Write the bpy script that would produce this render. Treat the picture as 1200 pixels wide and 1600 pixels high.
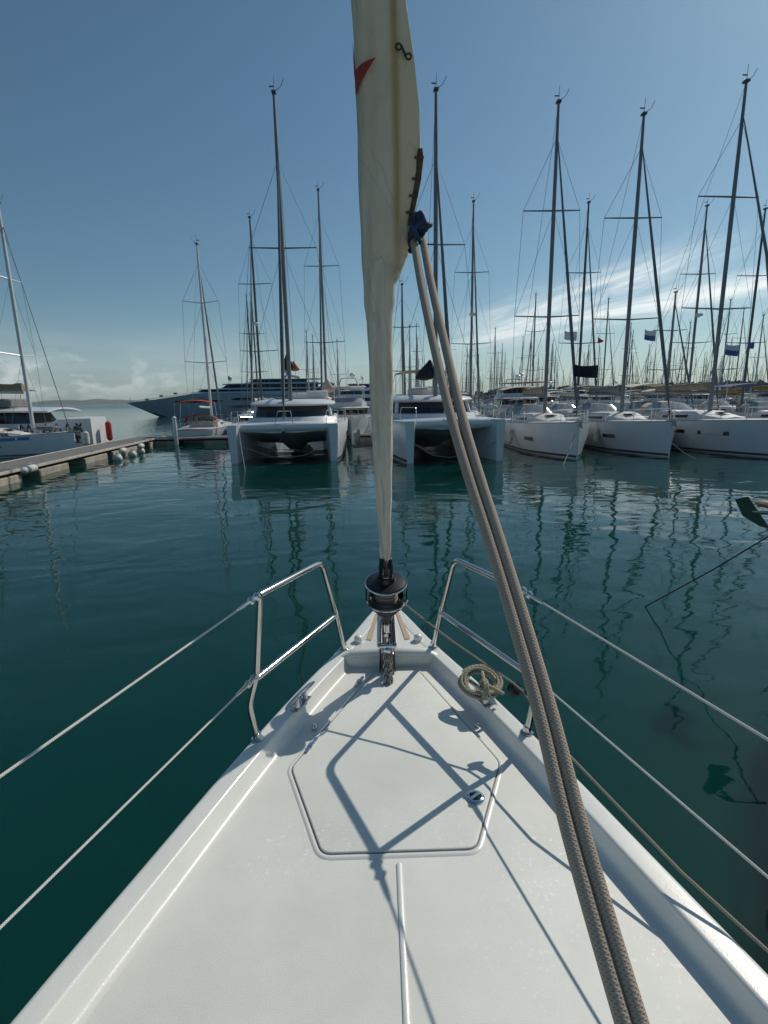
import bpy, math, random
from math import sin, cos, pi, radians, atan2, hypot, sqrt, degrees
from mathutils import Vector, Matrix, noise
random.seed(11)
scene = bpy.context.scene
col = scene.collection
for o in list(bpy.data.objects): bpy.data.objects.remove(o)

# ------------------------------------------------------------------ camera
FPX = 820.0
cam_d = bpy.data.cameras.new('camera'); cam = bpy.data.objects.new('camera', cam_d); col.objects.link(cam)
cam_d.sensor_fit = 'VERTICAL'; cam_d.sensor_height = 36; cam_d.lens = 36*FPX/1600
cam_d.clip_start = .05; cam_d.clip_end = 20000
CAMLOC = Vector((0, 0, 3.0))
Rm = Matrix.Rotation(radians(-.4), 3, 'Z') @ Matrix.Rotation(pi/2-radians(12.2), 3, 'X') @ Matrix.Rotation(radians(-1.1), 3, 'Z')
cam.matrix_world = Matrix.Translation(CAMLOC) @ Rm.to_4x4()
scene.camera = cam

# ------------------------------------------------------------------ sun, sky, exposure
SUN_AZ, SUN_EL = radians(48), radians(42)
sdir = Vector((sin(SUN_AZ)*cos(SUN_EL), cos(SUN_AZ)*cos(SUN_EL), sin(SUN_EL)))
sun_d = bpy.data.lights.new('sun', 'SUN'); sun = bpy.data.objects.new('sun', sun_d); col.objects.link(sun)
sun_d.energy = 3.4; sun_d.angle = radians(.5); sun_d.color = (1, .94, .83)
sun.rotation_euler = sdir.to_track_quat('Z', 'Y').to_euler(); sun.location = (0, 0, 60)
scene.view_settings.view_transform = 'Standard'; scene.view_settings.look = 'None'
scene.view_settings.exposure = -0.17; scene.view_settings.gamma = 1

world = bpy.data.worlds.new('World'); scene.world = world; world.use_nodes = True
wn = world.node_tree.nodes; wl = world.node_tree.links; wn.clear()
def N(nt, typ, **kw):
    n = nt.nodes.new(typ)
    for k, v in kw.items():
        if k.startswith('i_'):
            n.inputs[int(k[2:])].default_value = v
        else: setattr(n, k, v)
    return n
WT = world.node_tree
out = N(WT, 'ShaderNodeOutputWorld'); bg = N(WT, 'ShaderNodeBackground'); bg.inputs['Strength'].default_value = .074
sky = N(WT, 'ShaderNodeTexSky'); sky.sky_type = 'NISHITA'; sky.sun_disc = False
sky.sun_elevation = SUN_EL; sky.sun_rotation = SUN_AZ; sky.altitude = 0; sky.air_density = 1.0; sky.dust_density = .6; sky.ozone_density = 2.0
def mth(nt, op, a, b=None, c=None, clamp=False):
    m = nt.nodes.new('ShaderNodeMath'); m.operation = op; m.use_clamp = clamp
    for i, v in enumerate((a, b, c)):
        if v is None: continue
        if isinstance(v, (int, float)): m.inputs[i].default_value = v
        else: nt.links.new(v, m.inputs[i])
    return m.outputs[0]
tc = N(WT, 'ShaderNodeTexCoord'); sp = N(WT, 'ShaderNodeSeparateXYZ'); wl.new(tc.outputs['Generated'], sp.inputs[0])
X, Y, Z = sp.outputs
az = mth(WT, 'ARCTAN2', X, Y); el = mth(WT, 'ARCSINE', Z)
def wnoise(sx, sz, scale, detail, dist=0.0, off=0.0, tilt=0.0):
    cb = N(WT, 'ShaderNodeCombineXYZ')
    wl.new(mth(WT, 'MULTIPLY', az, sx), cb.inputs[0])
    wl.new(mth(WT, 'MULTIPLY', mth(WT, 'SUBTRACT', el, mth(WT, 'MULTIPLY', az, tilt)), sz), cb.inputs[1]); cb.inputs[2].default_value = off
    nz = N(WT, 'ShaderNodeTexNoise'); nz.inputs['Scale'].default_value = scale; nz.inputs['Detail'].default_value = detail
    nz.inputs['Roughness'].default_value = .62; nz.inputs['Distortion'].default_value = dist
    wl.new(cb.outputs[0], nz.inputs['Vector']); return nz.outputs['Fac']
def gauss(v, c, w):       # exp(-((v-c)/w)^2)
    d = mth(WT, 'DIVIDE', mth(WT, 'SUBTRACT', v, c), w)
    return mth(WT, 'EXPONENT', mth(WT, 'MULTIPLY', mth(WT, 'MULTIPLY', d, d), -1.0))
def band(c0, slope, width, a0, a1):
    cc = mth(WT, 'ADD', mth(WT, 'MULTIPLY', az, slope), c0)
    g = gauss(mth(WT, 'SUBTRACT', el, cc), 0.0, width)
    ra = N(WT, 'ShaderNodeMapRange'); ra.inputs[1].default_value = a0; ra.inputs[2].default_value = a0+.16; wl.new(az, ra.inputs[0])
    rb = N(WT, 'ShaderNodeMapRange'); rb.inputs[1].default_value = a1; rb.inputs[2].default_value = a1+.14; rb.inputs[3].default_value = 1; rb.inputs[4].default_value = 0; wl.new(az, rb.inputs[0])
    return mth(WT, 'MULTIPLY', g, mth(WT, 'MULTIPLY', ra.outputs[0], rb.outputs[0]))
def ramp01(v, a, b):
    r = N(WT, 'ShaderNodeMapRange'); r.inputs[1].default_value = a; r.inputs[2].default_value = b; wl.new(v, r.inputs[0]); return r.outputs[0]
wisps = ramp01(wnoise(3.0, 22.0, 2.2, 8, .5, 3.1, .28), .34, .72)
c1 = mth(WT, 'MULTIPLY', band(.083, .225, .026, .10, .46), wisps)
c2 = mth(WT, 'MULTIPLY', band(.080, .125, .018, .12, 1.6), ramp01(wnoise(3.0, 26.0, 2.0, 8, .4, 7.7, .14), .30, .62))
cum = ramp01(wnoise(9.0, 17.0, 1.4, 9, .25, 1.3), .47, .58)
c3 = mth(WT, 'MULTIPLY', mth(WT, 'MULTIPLY', gauss(el, .042, .032), ramp01(mth(WT, 'MULTIPLY', az, -1.0), .18, .5)), cum)
thin = mth(WT, 'MULTIPLY', gauss(el, .05, .06), mth(WT, 'MULTIPLY', wnoise(4.0, 30.0, 1.5, 5, 0, 9.0), .35))
cl = mth(WT, 'ADD', mth(WT, 'ADD', mth(WT, 'MULTIPLY', c1, 1.0), mth(WT, 'MULTIPLY', c2, .95)), mth(WT, 'ADD', mth(WT, 'MULTIPLY', c3, .42), thin), clamp=True)
mx = N(WT, 'ShaderNodeMix', data_type='RGBA'); wl.new(cl, mx.inputs[0])
tint = N(WT, 'ShaderNodeMix', data_type='RGBA', blend_type='MULTIPLY'); tint.inputs[0].default_value = 1; wl.new(sky.outputs[0], tint.inputs[6]); tint.inputs[7].default_value = (.70, .97, 1.0, 1); wl.new(tint.outputs[2], mx.inputs[6]); mx.inputs[7].default_value = (15.5, 16.2, 16.2, 1)
wl.new(mx.outputs[2], bg.inputs['Color']); wl.new(bg.outputs[0], out.inputs['Surface'])

# ------------------------------------------------------------------ helpers
def at(px, py, Y):          # the point at distance Y in front along one pixel of the photo
    d = Rm @ Vector(((px-600)/FPX, -(py-800)/FPX, -1)); return CAMLOC + d*(Y/d.y)
def atz(px, py, z):
    d = Rm @ Vector(((px-600)/FPX, -(py-800)/FPX, -1)); return CAMLOC + d*((z-CAMLOC.z)/d.z)

def mat(name, color, rough=.5, metal=0, var=0.0, vscale=3.0, bump=0.0, bscale=40.0, coat=0.0, spec=.5, dark=None, alpha=1.0, stretch=(1, 1, 1)):
    m = bpy.data.materials.new(name); m.use_nodes = True; nt = m.node_tree; b = nt.nodes['Principled BSDF']
    b.inputs['Base Color'].default_value = (*color, 1); b.inputs['Roughness'].default_value = rough; b.inputs['Metallic'].default_value = metal
    b.inputs['Specular IOR Level'].default_value = spec; b.inputs['Coat Weight'].default_value = coat; b.inputs['Coat Roughness'].default_value = .08
    if var or bump:
        t = nt.nodes.new('ShaderNodeTexCoord'); mp = nt.nodes.new('ShaderNodeMapping'); mp.inputs['Scale'].default_value = stretch; nt.links.new(t.outputs['Object'], mp.inputs[0])
    if var:
        nz = nt.nodes.new('ShaderNodeTexNoise'); nz.inputs['Scale'].default_value = vscale; nz.inputs['Detail'].default_value = 6; nz.inputs['Roughness'].default_value = .6
        nt.links.new(mp.outputs[0], nz.inputs['Vector'])
        cr = nt.nodes.new('ShaderNodeMix'); cr.data_type = 'RGBA'
        d = dark or tuple(c*(1-var) for c in color)
        cr.inputs[6].default_value = (*d, 1); cr.inputs[7].default_value = (*[min(1, c*(1+var*.35)) for c in color], 1)
        mr = nt.nodes.new('ShaderNodeMapRange'); mr.inputs[1].default_value = .32; mr.inputs[2].default_value = .66
        nt.links.new(nz.outputs['Fac'], mr.inputs[0]); nt.links.new(mr.outputs[0], cr.inputs[0]); nt.links.new(cr.outputs[2], b.inputs['Base Color'])
        rr = nt.nodes.new('ShaderNodeMapRange'); rr.inputs[3].default_value = min(1, rough*1.25); rr.inputs[4].default_value = rough*.85
        nt.links.new(nz.outputs['Fac'], rr.inputs[0]); nt.links.new(rr.outputs[0], b.inputs['Roughness'])
    if bump:
        n2 = nt.nodes.new('ShaderNodeTexNoise'); n2.inputs['Scale'].default_value = bscale; n2.inputs['Detail'].default_value = 4
        nt.links.new(mp.outputs[0], n2.inputs['Vector'])
        bp = nt.nodes.new('ShaderNodeBump'); bp.inputs['Strength'].default_value = 1; bp.inputs['Distance'].default_value = bump
        nt.links.new(n2.outputs['Fac'], bp.inputs['Height']); nt.links.new(bp.outputs[0], b.inputs['Normal'])
    return m

class MB:
    def __init__(s): s.v = []; s.f = []; s.m = []; s.uv = {}; s.cur = 0
    def add(s, vs, fs, uvs=None):
        b = len(s.v); s.v += [tuple(v) for v in vs]
        for i, f in enumerate(fs):
            if uvs: s.uv[len(s.f)] = uvs[i]
            s.f.append([b+k for k in f]); s.m.append(s.cur)
        return s
    def mi(s, i): s.cur = i; return s
    def box(s, c, d, rot=0, bev=0):
        x, y, z = [k/2 for k in d]; c = Vector(c); M = Matrix.Rotation(rot, 3, 'Z')
        if bev:
            e = bev; rings = []
            for zz, q in ((-z, e), (-z+e, 0), (z-e, 0), (z, e)):
                X1, Y1 = x-q, y-q; k = e
                rings.append([c+M@Vector(p+(zz,)) for p in ((-X1+k, -Y1), (X1-k, -Y1), (X1, -Y1+k), (X1, Y1-k), (X1-k, Y1), (-X1+k, Y1), (-X1, Y1-k), (-X1, -Y1+k))])
            return s.loft(rings)
        vs = [c+M@Vector((sx*x, sy*y, sz*z)) for sz in (-1, 1) for sx, sy in ((-1, -1), (1, -1), (1, 1), (-1, 1))]
        return s.add(vs, [[3, 2, 1, 0], [4, 5, 6, 7], [0, 1, 5, 4], [1, 2, 6, 5], [2, 3, 7, 6], [3, 0, 4, 7]])
    def loft(s, rings, closed=True, cap=True):
        n = len(rings[0]); vs = [p for r in rings for p in r]; fs = []
        for i in range(len(rings)-1):
            for j in range(n if closed else n-1):
                a = i*n+j; b = i*n+(j+1) % n; fs.append([a, b, b+n, a+n])
        if cap and closed:
            fs.append(list(range(n))[::-1]); fs.append([(len(rings)-1)*n+j for j in range(n)])
        return s.add(vs, fs)
    def tube(s, pts, r, n=8, cap=True, closed=False, flat=1.0):
        pts = [Vector(p) for p in pts]; rs = r if isinstance(r, (list, tuple)) else [r]*len(pts)
        up = None; rings = []; L = 0; ls = []
        for i, p in enumerate(pts):
            if closed: t = (pts[(i+1) % len(pts)]-pts[i-1])
            else: t = pts[min(i+1, len(pts)-1)]-pts[max(i-1, 0)]
            if t.length < 1e-9: t = Vector((0, 0, 1))
            t.normalize()
            if up is None: up = Vector((0, 0, 1)) if abs(t.z) < .9 else Vector((1, 0, 0))
            sd = t.cross(up).normalized(); up = sd.cross(t).normalized()
            rings.append([p+(sd*cos(2*pi*k/n)+up*sin(2*pi*k/n)*flat)*rs[i] for k in range(n)])
            if i: L += (p-pts[i-1]).length
            ls.append(L)
        vs = [p for q in rings for p in q]; fs = []; uv = []
        m = len(rings)
        for i in range(m if closed else m-1):
            i2 = (i+1) % m; l2 = ls[i2] if i2 else L+(pts[0]-pts[-1]).length
            for j in range(n):
                j2 = (j+1) % n
                fs.append([i*n+j, i*n+j2, i2*n+j2, i2*n+j]); uv.append([(j/n, ls[i]), ((j+1)/n, ls[i]), ((j+1)/n, l2), (j/n, l2)])
        if cap and not closed:
            fs.append(list(range(n))[::-1]); uv.append([(0, 0)]*n)
            fs.append([(m-1)*n+j for j in range(n)]); uv.append([(0, 0)]*n)
        return s.add(vs, fs, uv)
    def lathe(s, prof, o=(0, 0, 0), axis=(0, 0, 1), n=20):
        o = Vector(o); a = Vector(axis).normalized(); u = a.orthogonal().normalized(); w = a.cross(u)
        return s.loft([[o+a*h+(u*cos(2*pi*k/n)+w*sin(2*pi*k/n))*max(r, 1e-4) for k in range(n)] for r, h in prof])
    def ball(s, c, r, n=12, sc=(1, 1, 1)):
        c = Vector(c); m = max(4, n//2)
        return s.loft([[c+Vector((cos(2*pi*k/n)*sin(a)*sc[0], sin(2*pi*k/n)*sin(a)*sc[1], -cos(a)*sc[2]))*r for k in range(n)] for a in [max(.02, min(pi-.02, pi*i/m)) for i in range(m+1)]])
    def prism(s, outl, z0, z1, bev=0):
        c = Vector((sum(p[0] for p in outl)/len(outl), sum(p[1] for p in outl)/len(outl)))
        def off(q):
            res = []
            for i, p in enumerate(outl):
                a = Vector(outl[i-1][:2]); b = Vector(p[:2]); d = Vector(outl[(i+1) % len(outl)][:2])
                e1 = (b-a).normalized(); e2 = (d-b).normalized(); n1 = Vector((-e1.y, e1.x)); n2 = Vector((-e2.y, e2.x))
                nn = (n1+n2); nn = nn/max(.3, nn.dot(n1)) if nn.length > 1e-6 else n1
                res.append(b+nn*q)
            return res
        ar = sum(outl[i-1][0]*outl[i][1]-outl[i][0]*outl[i-1][1] for i in range(len(outl)))
        if ar < 0: outl = outl[::-1]
        R = [[(p[0], p[1], z0) for p in outl]]
        if bev:
            R.append([(p[0], p[1], z1-bev) for p in outl]); ins = off(bev*.35); R.append([(p[0], p[1], z1-bev*.3) for p in ins]); ins = off(bev); R.append([(p[0], p[1], z1) for p in ins])
        else: R.append([(p[0], p[1], z1) for p in outl])
        return s.loft([[Vector(p) for p in r] for r in R])
    def build(s, name, mats, parent=None, loc=None, ang=35, smooth=True):
        me = bpy.data.meshes.new(name); me.from_pydata(s.v, [], s.f)
        if not isinstance(mats, (list, tuple)): mats = [mats]
        for m in mats: me.materials.append(m)
        me.polygons.foreach_set('material_index', s.m)
        if s.uv:
            ul = me.uv_layers.new(name='uv')
            for fi, u in s.uv.items():
                for k, li in enumerate(me.polygons[fi].loop_indices): ul.data[li].uv = u[k]
        me.update()
        if smooth:
            me.polygons.foreach_set('use_smooth', [True]*len(me.polygons)); me.set_sharp_from_angle(angle=radians(ang))
        o = bpy.data.objects.new(name, me); col.objects.link(o)
        if parent: o.parent = parent
        if loc: o.location = loc
        return o
def tag(o, label=None, cat=None, group=None, kind=None):
    if label: o['label'] = label
    if cat: o['category'] = cat
    if group: o['group'] = group
    if kind: o['kind'] = kind
    return o
def empty(name, loc, rz=0, label=None, cat=None, group=None):
    e = bpy.data.objects.new(name, None); col.objects.link(e); e.location = loc; e.rotation_euler = (0, 0, rz); e.empty_display_size = .3
    return tag(e, label, cat, group)
def copy_tree(o, parent=None):
    c = o.copy(); col.objects.link(c)
    if parent: c.parent = parent
    for ch in [x for x in KIDS.get(o.name, [])]: copy_tree(ch, c)
    return c
KIDS = {}
def index_kids():
    KIDS.clear()
    for o in bpy.data.objects:
        if o.parent: KIDS.setdefault(o.parent.name, []).append(o)
def arc(p0, p1, p2, n=6):   # quadratic bezier
    p0, p1, p2 = Vector(p0), Vector(p1), Vector(p2)
    return [p0*(1-t)**2+p1*2*t*(1-t)+p2*t*t for t in [i/n for i in range(n+1)]]
def rounded(pts, r, n=5):   # polyline with filleted corners
    pts = [Vector(p) for p in pts]; res = [pts[0]]
    for i in range(1, len(pts)-1):
        a = (pts[i-1]-pts[i]); b = (pts[i+1]-pts[i]); ra = min(r, a.length*.45); rb = min(r, b.length*.45)
        res += arc(pts[i]+a.normalized()*ra, pts[i], pts[i]+b.normalized()*rb, n)
    return res+[pts[-1]]
def lerp_tab(tab, x):
    if x <= tab[0][0]: return tab[0][1]
    for (a, va), (b, vb) in zip(tab, tab[1:]):
        if x <= b: return va+(vb-va)*(x-a)/(b-a)
    return tab[-1][1]

# ------------------------------------------------------------------ materials
GEL = mat('own_gelcoat', (.77, .765, .715), .26, var=.05, vscale=5, bump=.0005, bscale=380, coat=.4)
DECK = mat('own_deck_paint', (.765, .765, .705), .56, var=.11, vscale=2.2, bump=.0006, bscale=330, spec=.45)
# fine stains and specks on the deck paint
def deck_wear(m):
    nt = m.node_tree; b = nt.nodes['Principled BSDF']; lk = b.inputs['Base Color'].links[0].from_socket
    t = nt.nodes.new('ShaderNodeTexCoord'); v = nt.nodes.new('ShaderNodeTexNoise'); v.inputs['Scale'].default_value = 75; v.inputs['Detail'].default_value = 5
    nt.links.new(t.outputs['Object'], v.inputs['Vector'])
    v2 = nt.nodes.new('ShaderNodeTexNoise'); v2.inputs['Scale'].default_value = 2.1; nt.links.new(t.outputs['Object'], v2.inputs['Vector'])
    mr = nt.nodes.new('ShaderNodeMapRange'); mr.inputs[1].default_value = .60; mr.inputs[2].default_value = .66; nt.links.new(v.outputs['Fac'], mr.inputs[0])
    mr2 = nt.nodes.new('ShaderNodeMapRange'); mr2.inputs[1].default_value = .45; mr2.inputs[2].default_value = .62; nt.links.new(v2.outputs['Fac'], mr2.inputs[0])
    mu = nt.nodes.new('ShaderNodeMath'); mu.operation = 'MULTIPLY'; nt.links.new(mr.outputs[0], mu.inputs[0]); nt.links.new(mr2.outputs[0], mu.inputs[1])
    mm = nt.nodes.new('ShaderNodeMath'); mm.operation = 'MULTIPLY'; mm.inputs[1].default_value = .95; nt.links.new(mu.outputs[0], mm.inputs[0])
    mx = nt.nodes.new('ShaderNodeMix'); mx.data_type = 'RGBA'; nt.links.new(mm.outputs[0], mx.inputs[0]); nt.links.new(lk, mx.inputs[6]); mx.inputs[7].default_value = (.90, .90, .88, 1)
    nt.links.new(mx.outputs[2], b.inputs['Base Color'])
deck_wear(DECK)
STEEL = mat('polished_steel', (.62, .60, .58), .13, 1, var=.12, vscale=8)
CHROME = mat('chrome', (.75, .75, .76), .07, 1)
DULLMETAL = mat('dull_metal', (.38, .37, .36), .38, .9, var=.25, vscale=30)
BLACK = mat('black_plastic', (.012, .012, .014), .32, var=.4, vscale=20)
RUBBER = mat('grey_rubber', (.16, .16, .16), .7)
GAPDARK = mat('gap_dark', (.20, .195, .18), .75, var=.25, vscale=30)  # tone for the shaded groove round the locker lid
TAN = mat('tan_strip', (.52, .38, .26), .7, var=.15, vscale=60)
WIRE = mat('steel_wire', (.55, .54, .52), .3, .8, bump=.0006, bscale=300)
def rope_mat(name, c1, c2, freq=150, strands=3, bumpd=.0016, rough=.85):
    m = bpy.data.materials.new(name); m.use_nodes = True; nt = m.node_tree; b = nt.nodes['Principled BSDF']; b.inputs['Roughness'].default_value = rough
    b.inputs['Specular IOR Level'].default_value = .2
    uv = nt.nodes.new('ShaderNodeUVMap'); s = nt.nodes.new('ShaderNodeSeparateXYZ'); nt.links.new(uv.outputs[0], s.inputs[0])
    U, V = s.outputs[0], s.outputs[1]
    a = mth(nt, 'MULTIPLY', V, freq*2*pi/6); u = mth(nt, 'MULTIPLY', U, strands*2*pi)
    w1 = mth(nt, 'SINE', mth(nt, 'ADD', a, u)); w2 = mth(nt, 'SINE', mth(nt, 'SUBTRACT', a, u))
    h = mth(nt, 'MAXIMUM', w1, w2); hh = mth(nt, 'MULTIPLY_ADD', h, .5, .5, clamp=True)
    t = nt.nodes.new('ShaderNodeTexCoord'); nz = nt.nodes.new('ShaderNodeTexNoise'); nz.inputs['Scale'].default_value = 260; nz.inputs['Detail'].default_value = 4; nt.links.new(t.outputs['Object'], nz.inputs['Vector'])
    tot = mth(nt, 'ADD', mth(nt, 'MULTIPLY', hh, .75), mth(nt, 'MULTIPLY', nz.outputs['Fac'], .35), clamp=True)
    mx = nt.nodes.new('ShaderNodeMix'); mx.data_type = 'RGBA'; nt.links.new(tot, mx.inputs[0]); mx.inputs[6].default_value = (*c1, 1); mx.inputs[7].default_value = (*c2, 1)
    nt.links.new(mx.outputs[2], b.inputs['Base Color'])
    bp = nt.nodes.new('ShaderNodeBump'); bp.inputs['Distance'].default_value = bumpd; bp.inputs['Strength'].default_value = 1
    nt.links.new(tot, bp.inputs['Height']); nt.links.new(bp.outputs[0], b.inputs['Normal']); return m
SHEET = rope_mat('sheet_rope', (.32, .25, .195), (.50, .405, .32), 900, 7, .0010)
COILR = rope_mat('coil_rope', (.17, .15, .10), (.44, .41, .31), 330, 3)
LINE = rope_mat('furling_line', (.10, .085, .07), (.40, .35, .29), 800, 3, .0008)
LIFE = rope_mat('lifeline_wire', (.22, .21, .20), (.78, .76, .72), 1300, 2, .0006, .45)

def sail_mat():
    m = bpy.data.materials.new('sailcloth'); m.use_nodes = True; nt = m.node_tree; b = nt.nodes['Principled BSDF']; b.inputs['Roughness'].default_value = .6
    uv = nt.nodes.new('ShaderNodeUVMap'); s = nt.nodes.new('ShaderNodeSeparateXYZ'); nt.links.new(uv.outputs[0], s.inputs[0])
    U, V = s.outputs[0], s.outputs[1]          # U across the roll, V = height in metres
    t = nt.nodes.new('ShaderNodeTexCoord')
    def nz(scale, sx=1, sz=1, det=5):
        mp = nt.nodes.new('ShaderNodeMapping'); mp.inputs['Scale'].default_value = (sx, sx, sz); nt.links.new(t.outputs['Object'], mp.inputs[0])
        n = nt.nodes.new('ShaderNodeTexNoise'); n.inputs['Scale'].default_value = scale; n.inputs['Detail'].default_value = det; nt.links.new(mp.outputs[0], n.inputs['Vector']); return n.outputs['Fac']
    def rng(v, a, b_): 
        r = nt.nodes.new('ShaderNodeMapRange'); r.inputs[1].default_value = a; r.inputs[2].default_value = b_; nt.links.new(v, r.inputs[0]); return r.outputs[0]
    def mixc(f, a, c):
        x = nt.nodes.new('ShaderNodeMix'); x.data_type = 'RGBA'; nt.links.new(f, x.inputs[0])
        if isinstance(a, tuple): x.inputs[6].default_value = (*a, 1)
        else: nt.links.new(a, x.inputs[6])
        x.inputs[7].default_value = (*c, 1); return x.outputs[2]
    def gs(v, c, w):
        d = mth(nt, 'DIVIDE', mth(nt, 'SUBTRACT', v, c), w); return mth(nt, 'EXPONENT', mth(nt, 'MULTIPLY', mth(nt, 'MULTIPLY', d, d), -1.0))
    base = mixc(rng(nz(5, 1, .5), .4, .75), (.68, .64, .54), (.58, .53, .42))
    base = mixc(mth(nt, 'MULTIPLY', rng(V, 3.40, 3.25), .7), base, (.70, .68, .60))
    crs = mth(nt, 'ABSOLUTE', mth(nt, 'SUBTRACT', nz(7, 1.6, .28, 2), .5)); crease_shade = mth(nt, 'MULTIPLY', mth(nt, 'LESS_THAN', crs, .012), rng(nz(3, 1, 1, 2), .45, .6))
    base = mixc(mth(nt, 'MULTIPLY', crease_shade, .35), base, (.30, .27, .20))  # crease shade painted into the cloth as thin dark lines
    wob = mth(nt, 'MULTIPLY_ADD', nz(3, 1, .6), .06, -.03)
    stripe = mth(nt, 'MULTIPLY', gs(mth(nt, 'ADD', U, wob), 0.715, .060), mth(nt, 'MULTIPLY', rng(V, 3.32, 3.6), rng(nz(14, 1, .15), .12, .5)))
    c = mixc(mth(nt, 'MULTIPLY', stripe, 1.0, clamp=True), base, (.30, .17, .025))
    right = mth(nt, 'MULTIPLY', rng(U, .62, .70), rng(V, 3.38, 3.52))
    c = mixc(mth(nt, 'MULTIPLY', right, .35), c, (.66, .60, .36))
    st2 = mth(nt, 'MULTIPLY', mth(nt, 'MULTIPLY', gs(V, 3.08, .08), gs(U, .56, .10)), rng(nz(12, 1, .6), .35, .62))
    c = mixc(mth(nt, 'MULTIPLY', st2, .75, clamp=True), c, (.42, .28, .14))
    st3 = mth(nt, 'MULTIPLY', gs(V, 3.46, .025), rng(nz(22, .6, 2), .5, .66))
    c = mixc(mth(nt, 'MULTIPLY', st3, .5, clamp=True), c, (.40, .34, .26))
    seam = mth(nt, 'MULTIPLY', mth(nt, 'LESS_THAN', mth(nt, 'ABSOLUTE', mth(nt, 'SUBTRACT', mth(nt, 'FRACT', mth(nt, 'ADD', mth(nt, 'MULTIPLY', V, 1.45), mth(nt, 'MULTIPLY', U, .45))), .5)), .008), .18)
    c = mixc(seam, c, (.35, .33, .28))
    nt.links.new(c, b.inputs['Base Color'])
    b.inputs['Subsurface Weight'].default_value = 0
    # thin cloth lets some sun through
    tr = nt.nodes.new('ShaderNodeBsdfTranslucent'); nt.links.new(c, tr.inputs[0]); ms = nt.nodes.new('ShaderNodeMixShader'); ms.inputs[0].default_value = .2
    o = nt.nodes['Material Output']; nt.links.new(b.outputs[0], ms.inputs[1]); nt.links.new(tr.outputs[0], ms.inputs[2]); nt.links.new(ms.outputs[0], o.inputs[0])
    bp = nt.nodes.new('ShaderNodeBump'); bp.inputs['Distance'].default_value = .03; bp.inputs['Strength'].default_value = 1
    nt.links.new(mth(nt, 'ADD', nz(9, 1.2, .35, 3), mth(nt, 'MULTIPLY', nz(30, 1, .3, 3), .25)), bp.inputs['Height']); nt.links.new(bp.outputs[0], b.inputs['Normal']); return m
SAIL = sail_mat()
RED = mat('red_cloth', (.30, .028, .018), .6, var=.15, vscale=20)
BROWNWEB = mat('brown_webbing', (.10, .075, .05), .8, var=.4, vscale=60)
BLUECORD = mat('blue_cord', (.025, .045, .11), .7, var=.4, vscale=120, bump=.001, bscale=200)
CREAM = mat('cream_cloth', (.72, .68, .52), .7, var=.15, vscale=5)

WHITE = mat('boat_white', (.72, .74, .76), .28, var=.07, vscale=1.2, coat=.2)
WHITE2 = mat('boat_white_warm', (.72, .70, .66), .35, var=.10, vscale=1.5)
GREYHULL = mat('boat_grey', (.50, .54, .58), .3, var=.08, vscale=1)
NAVY = mat('navy_paint', (.02, .035, .08), .25, var=.2, vscale=1)
DARKHULL = mat('dark_hull', (.012, .03, .03), .55, var=.2, vscale=1)
GLASSD = mat('dark_glass', (.012, .014, .018), .08, var=.3, vscale=2, spec=.6)
GLASSC = mat('clear_vinyl', (.30, .34, .36), .12, var=.35, vscale=3, spec=.8)
STRIPE = mat('boot_stripe', (.05, .055, .07), .5, var=.3, vscale=3)
ALU = mat('mast_aluminium', (.20, .20, .21), .4, .5, var=.15, vscale=2)
ALUW = mat('mast_white', (.66, .66, .66), .35, .1, var=.08, vscale=2)
ALUD = mat('mast_dark', (.10, .105, .11), .4, .4, var=.2, vscale=2)
RIG = mat('rigging_wire', (.22, .24, .26), .4, .6)
TANC = mat('tan_canvas', (.36, .27, .18), .85, var=.2, vscale=4, bump=.006, bscale=9)
BEIGE = mat('beige_canvas', (.62, .56, .43), .85, var=.15, vscale=4, bump=.006, bscale=9)
GREYC = mat('grey_canvas', (.20, .20, .20), .85, var=.25, vscale=4, bump=.006, bscale=9)
BLUEC = mat('blue_canvas', (.04, .08, .20), .85, var=.25, vscale=4, bump=.006, bscale=9)
DARKC = mat('black_canvas', (.02, .022, .03), .85, var=.3, vscale=5, bump=.008, bscale=7)
REDC = mat('red_canvas', (.42, .045, .035), .8, var=.2, vscale=4, bump=.006, bscale=9)
OCHRE = mat('ochre_canvas', (.30, .19, .06), .85, var=.25, vscale=4, bump=.006, bscale=9)
TEAK = mat('teak', (.30, .20, .12), .75, var=.25, vscale=4, stretch=(1, 8, 1))
CONC = mat('concrete', (.36, .33, .27), .9, var=.35, vscale=2.2, bump=.01, bscale=14)
PLANK = mat('dock_boards', (.20, .19, .18), .85, var=.25, vscale=2, bump=.004, bscale=20)
DOCKE = mat('dock_edge', (.46, .43, .37), .8, var=.25, vscale=3)
DARKMATT = mat('dark_matt', (.04, .04, .035), .9, var=.3, vscale=3)  # matt near-black for pontoon frames and the neighbour's mooring line
FEND = mat('fender_vinyl', (.62, .62, .58), .45, var=.25, vscale=6, dark=(.34, .33, .28))
ORANGEC = mat('orange_cloth', (.45, .16, .04), .8)
FLAGW = mat('flag_white', (.66, .70, .74), .8, var=.1, vscale=4)
FLAGB = mat('flag_blue', (.06, .13, .35), .8)
MEGA = mat('superyacht_paint', (.32, .40, .48), .25, var=.04, vscale=.2, coat=.2)

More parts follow.
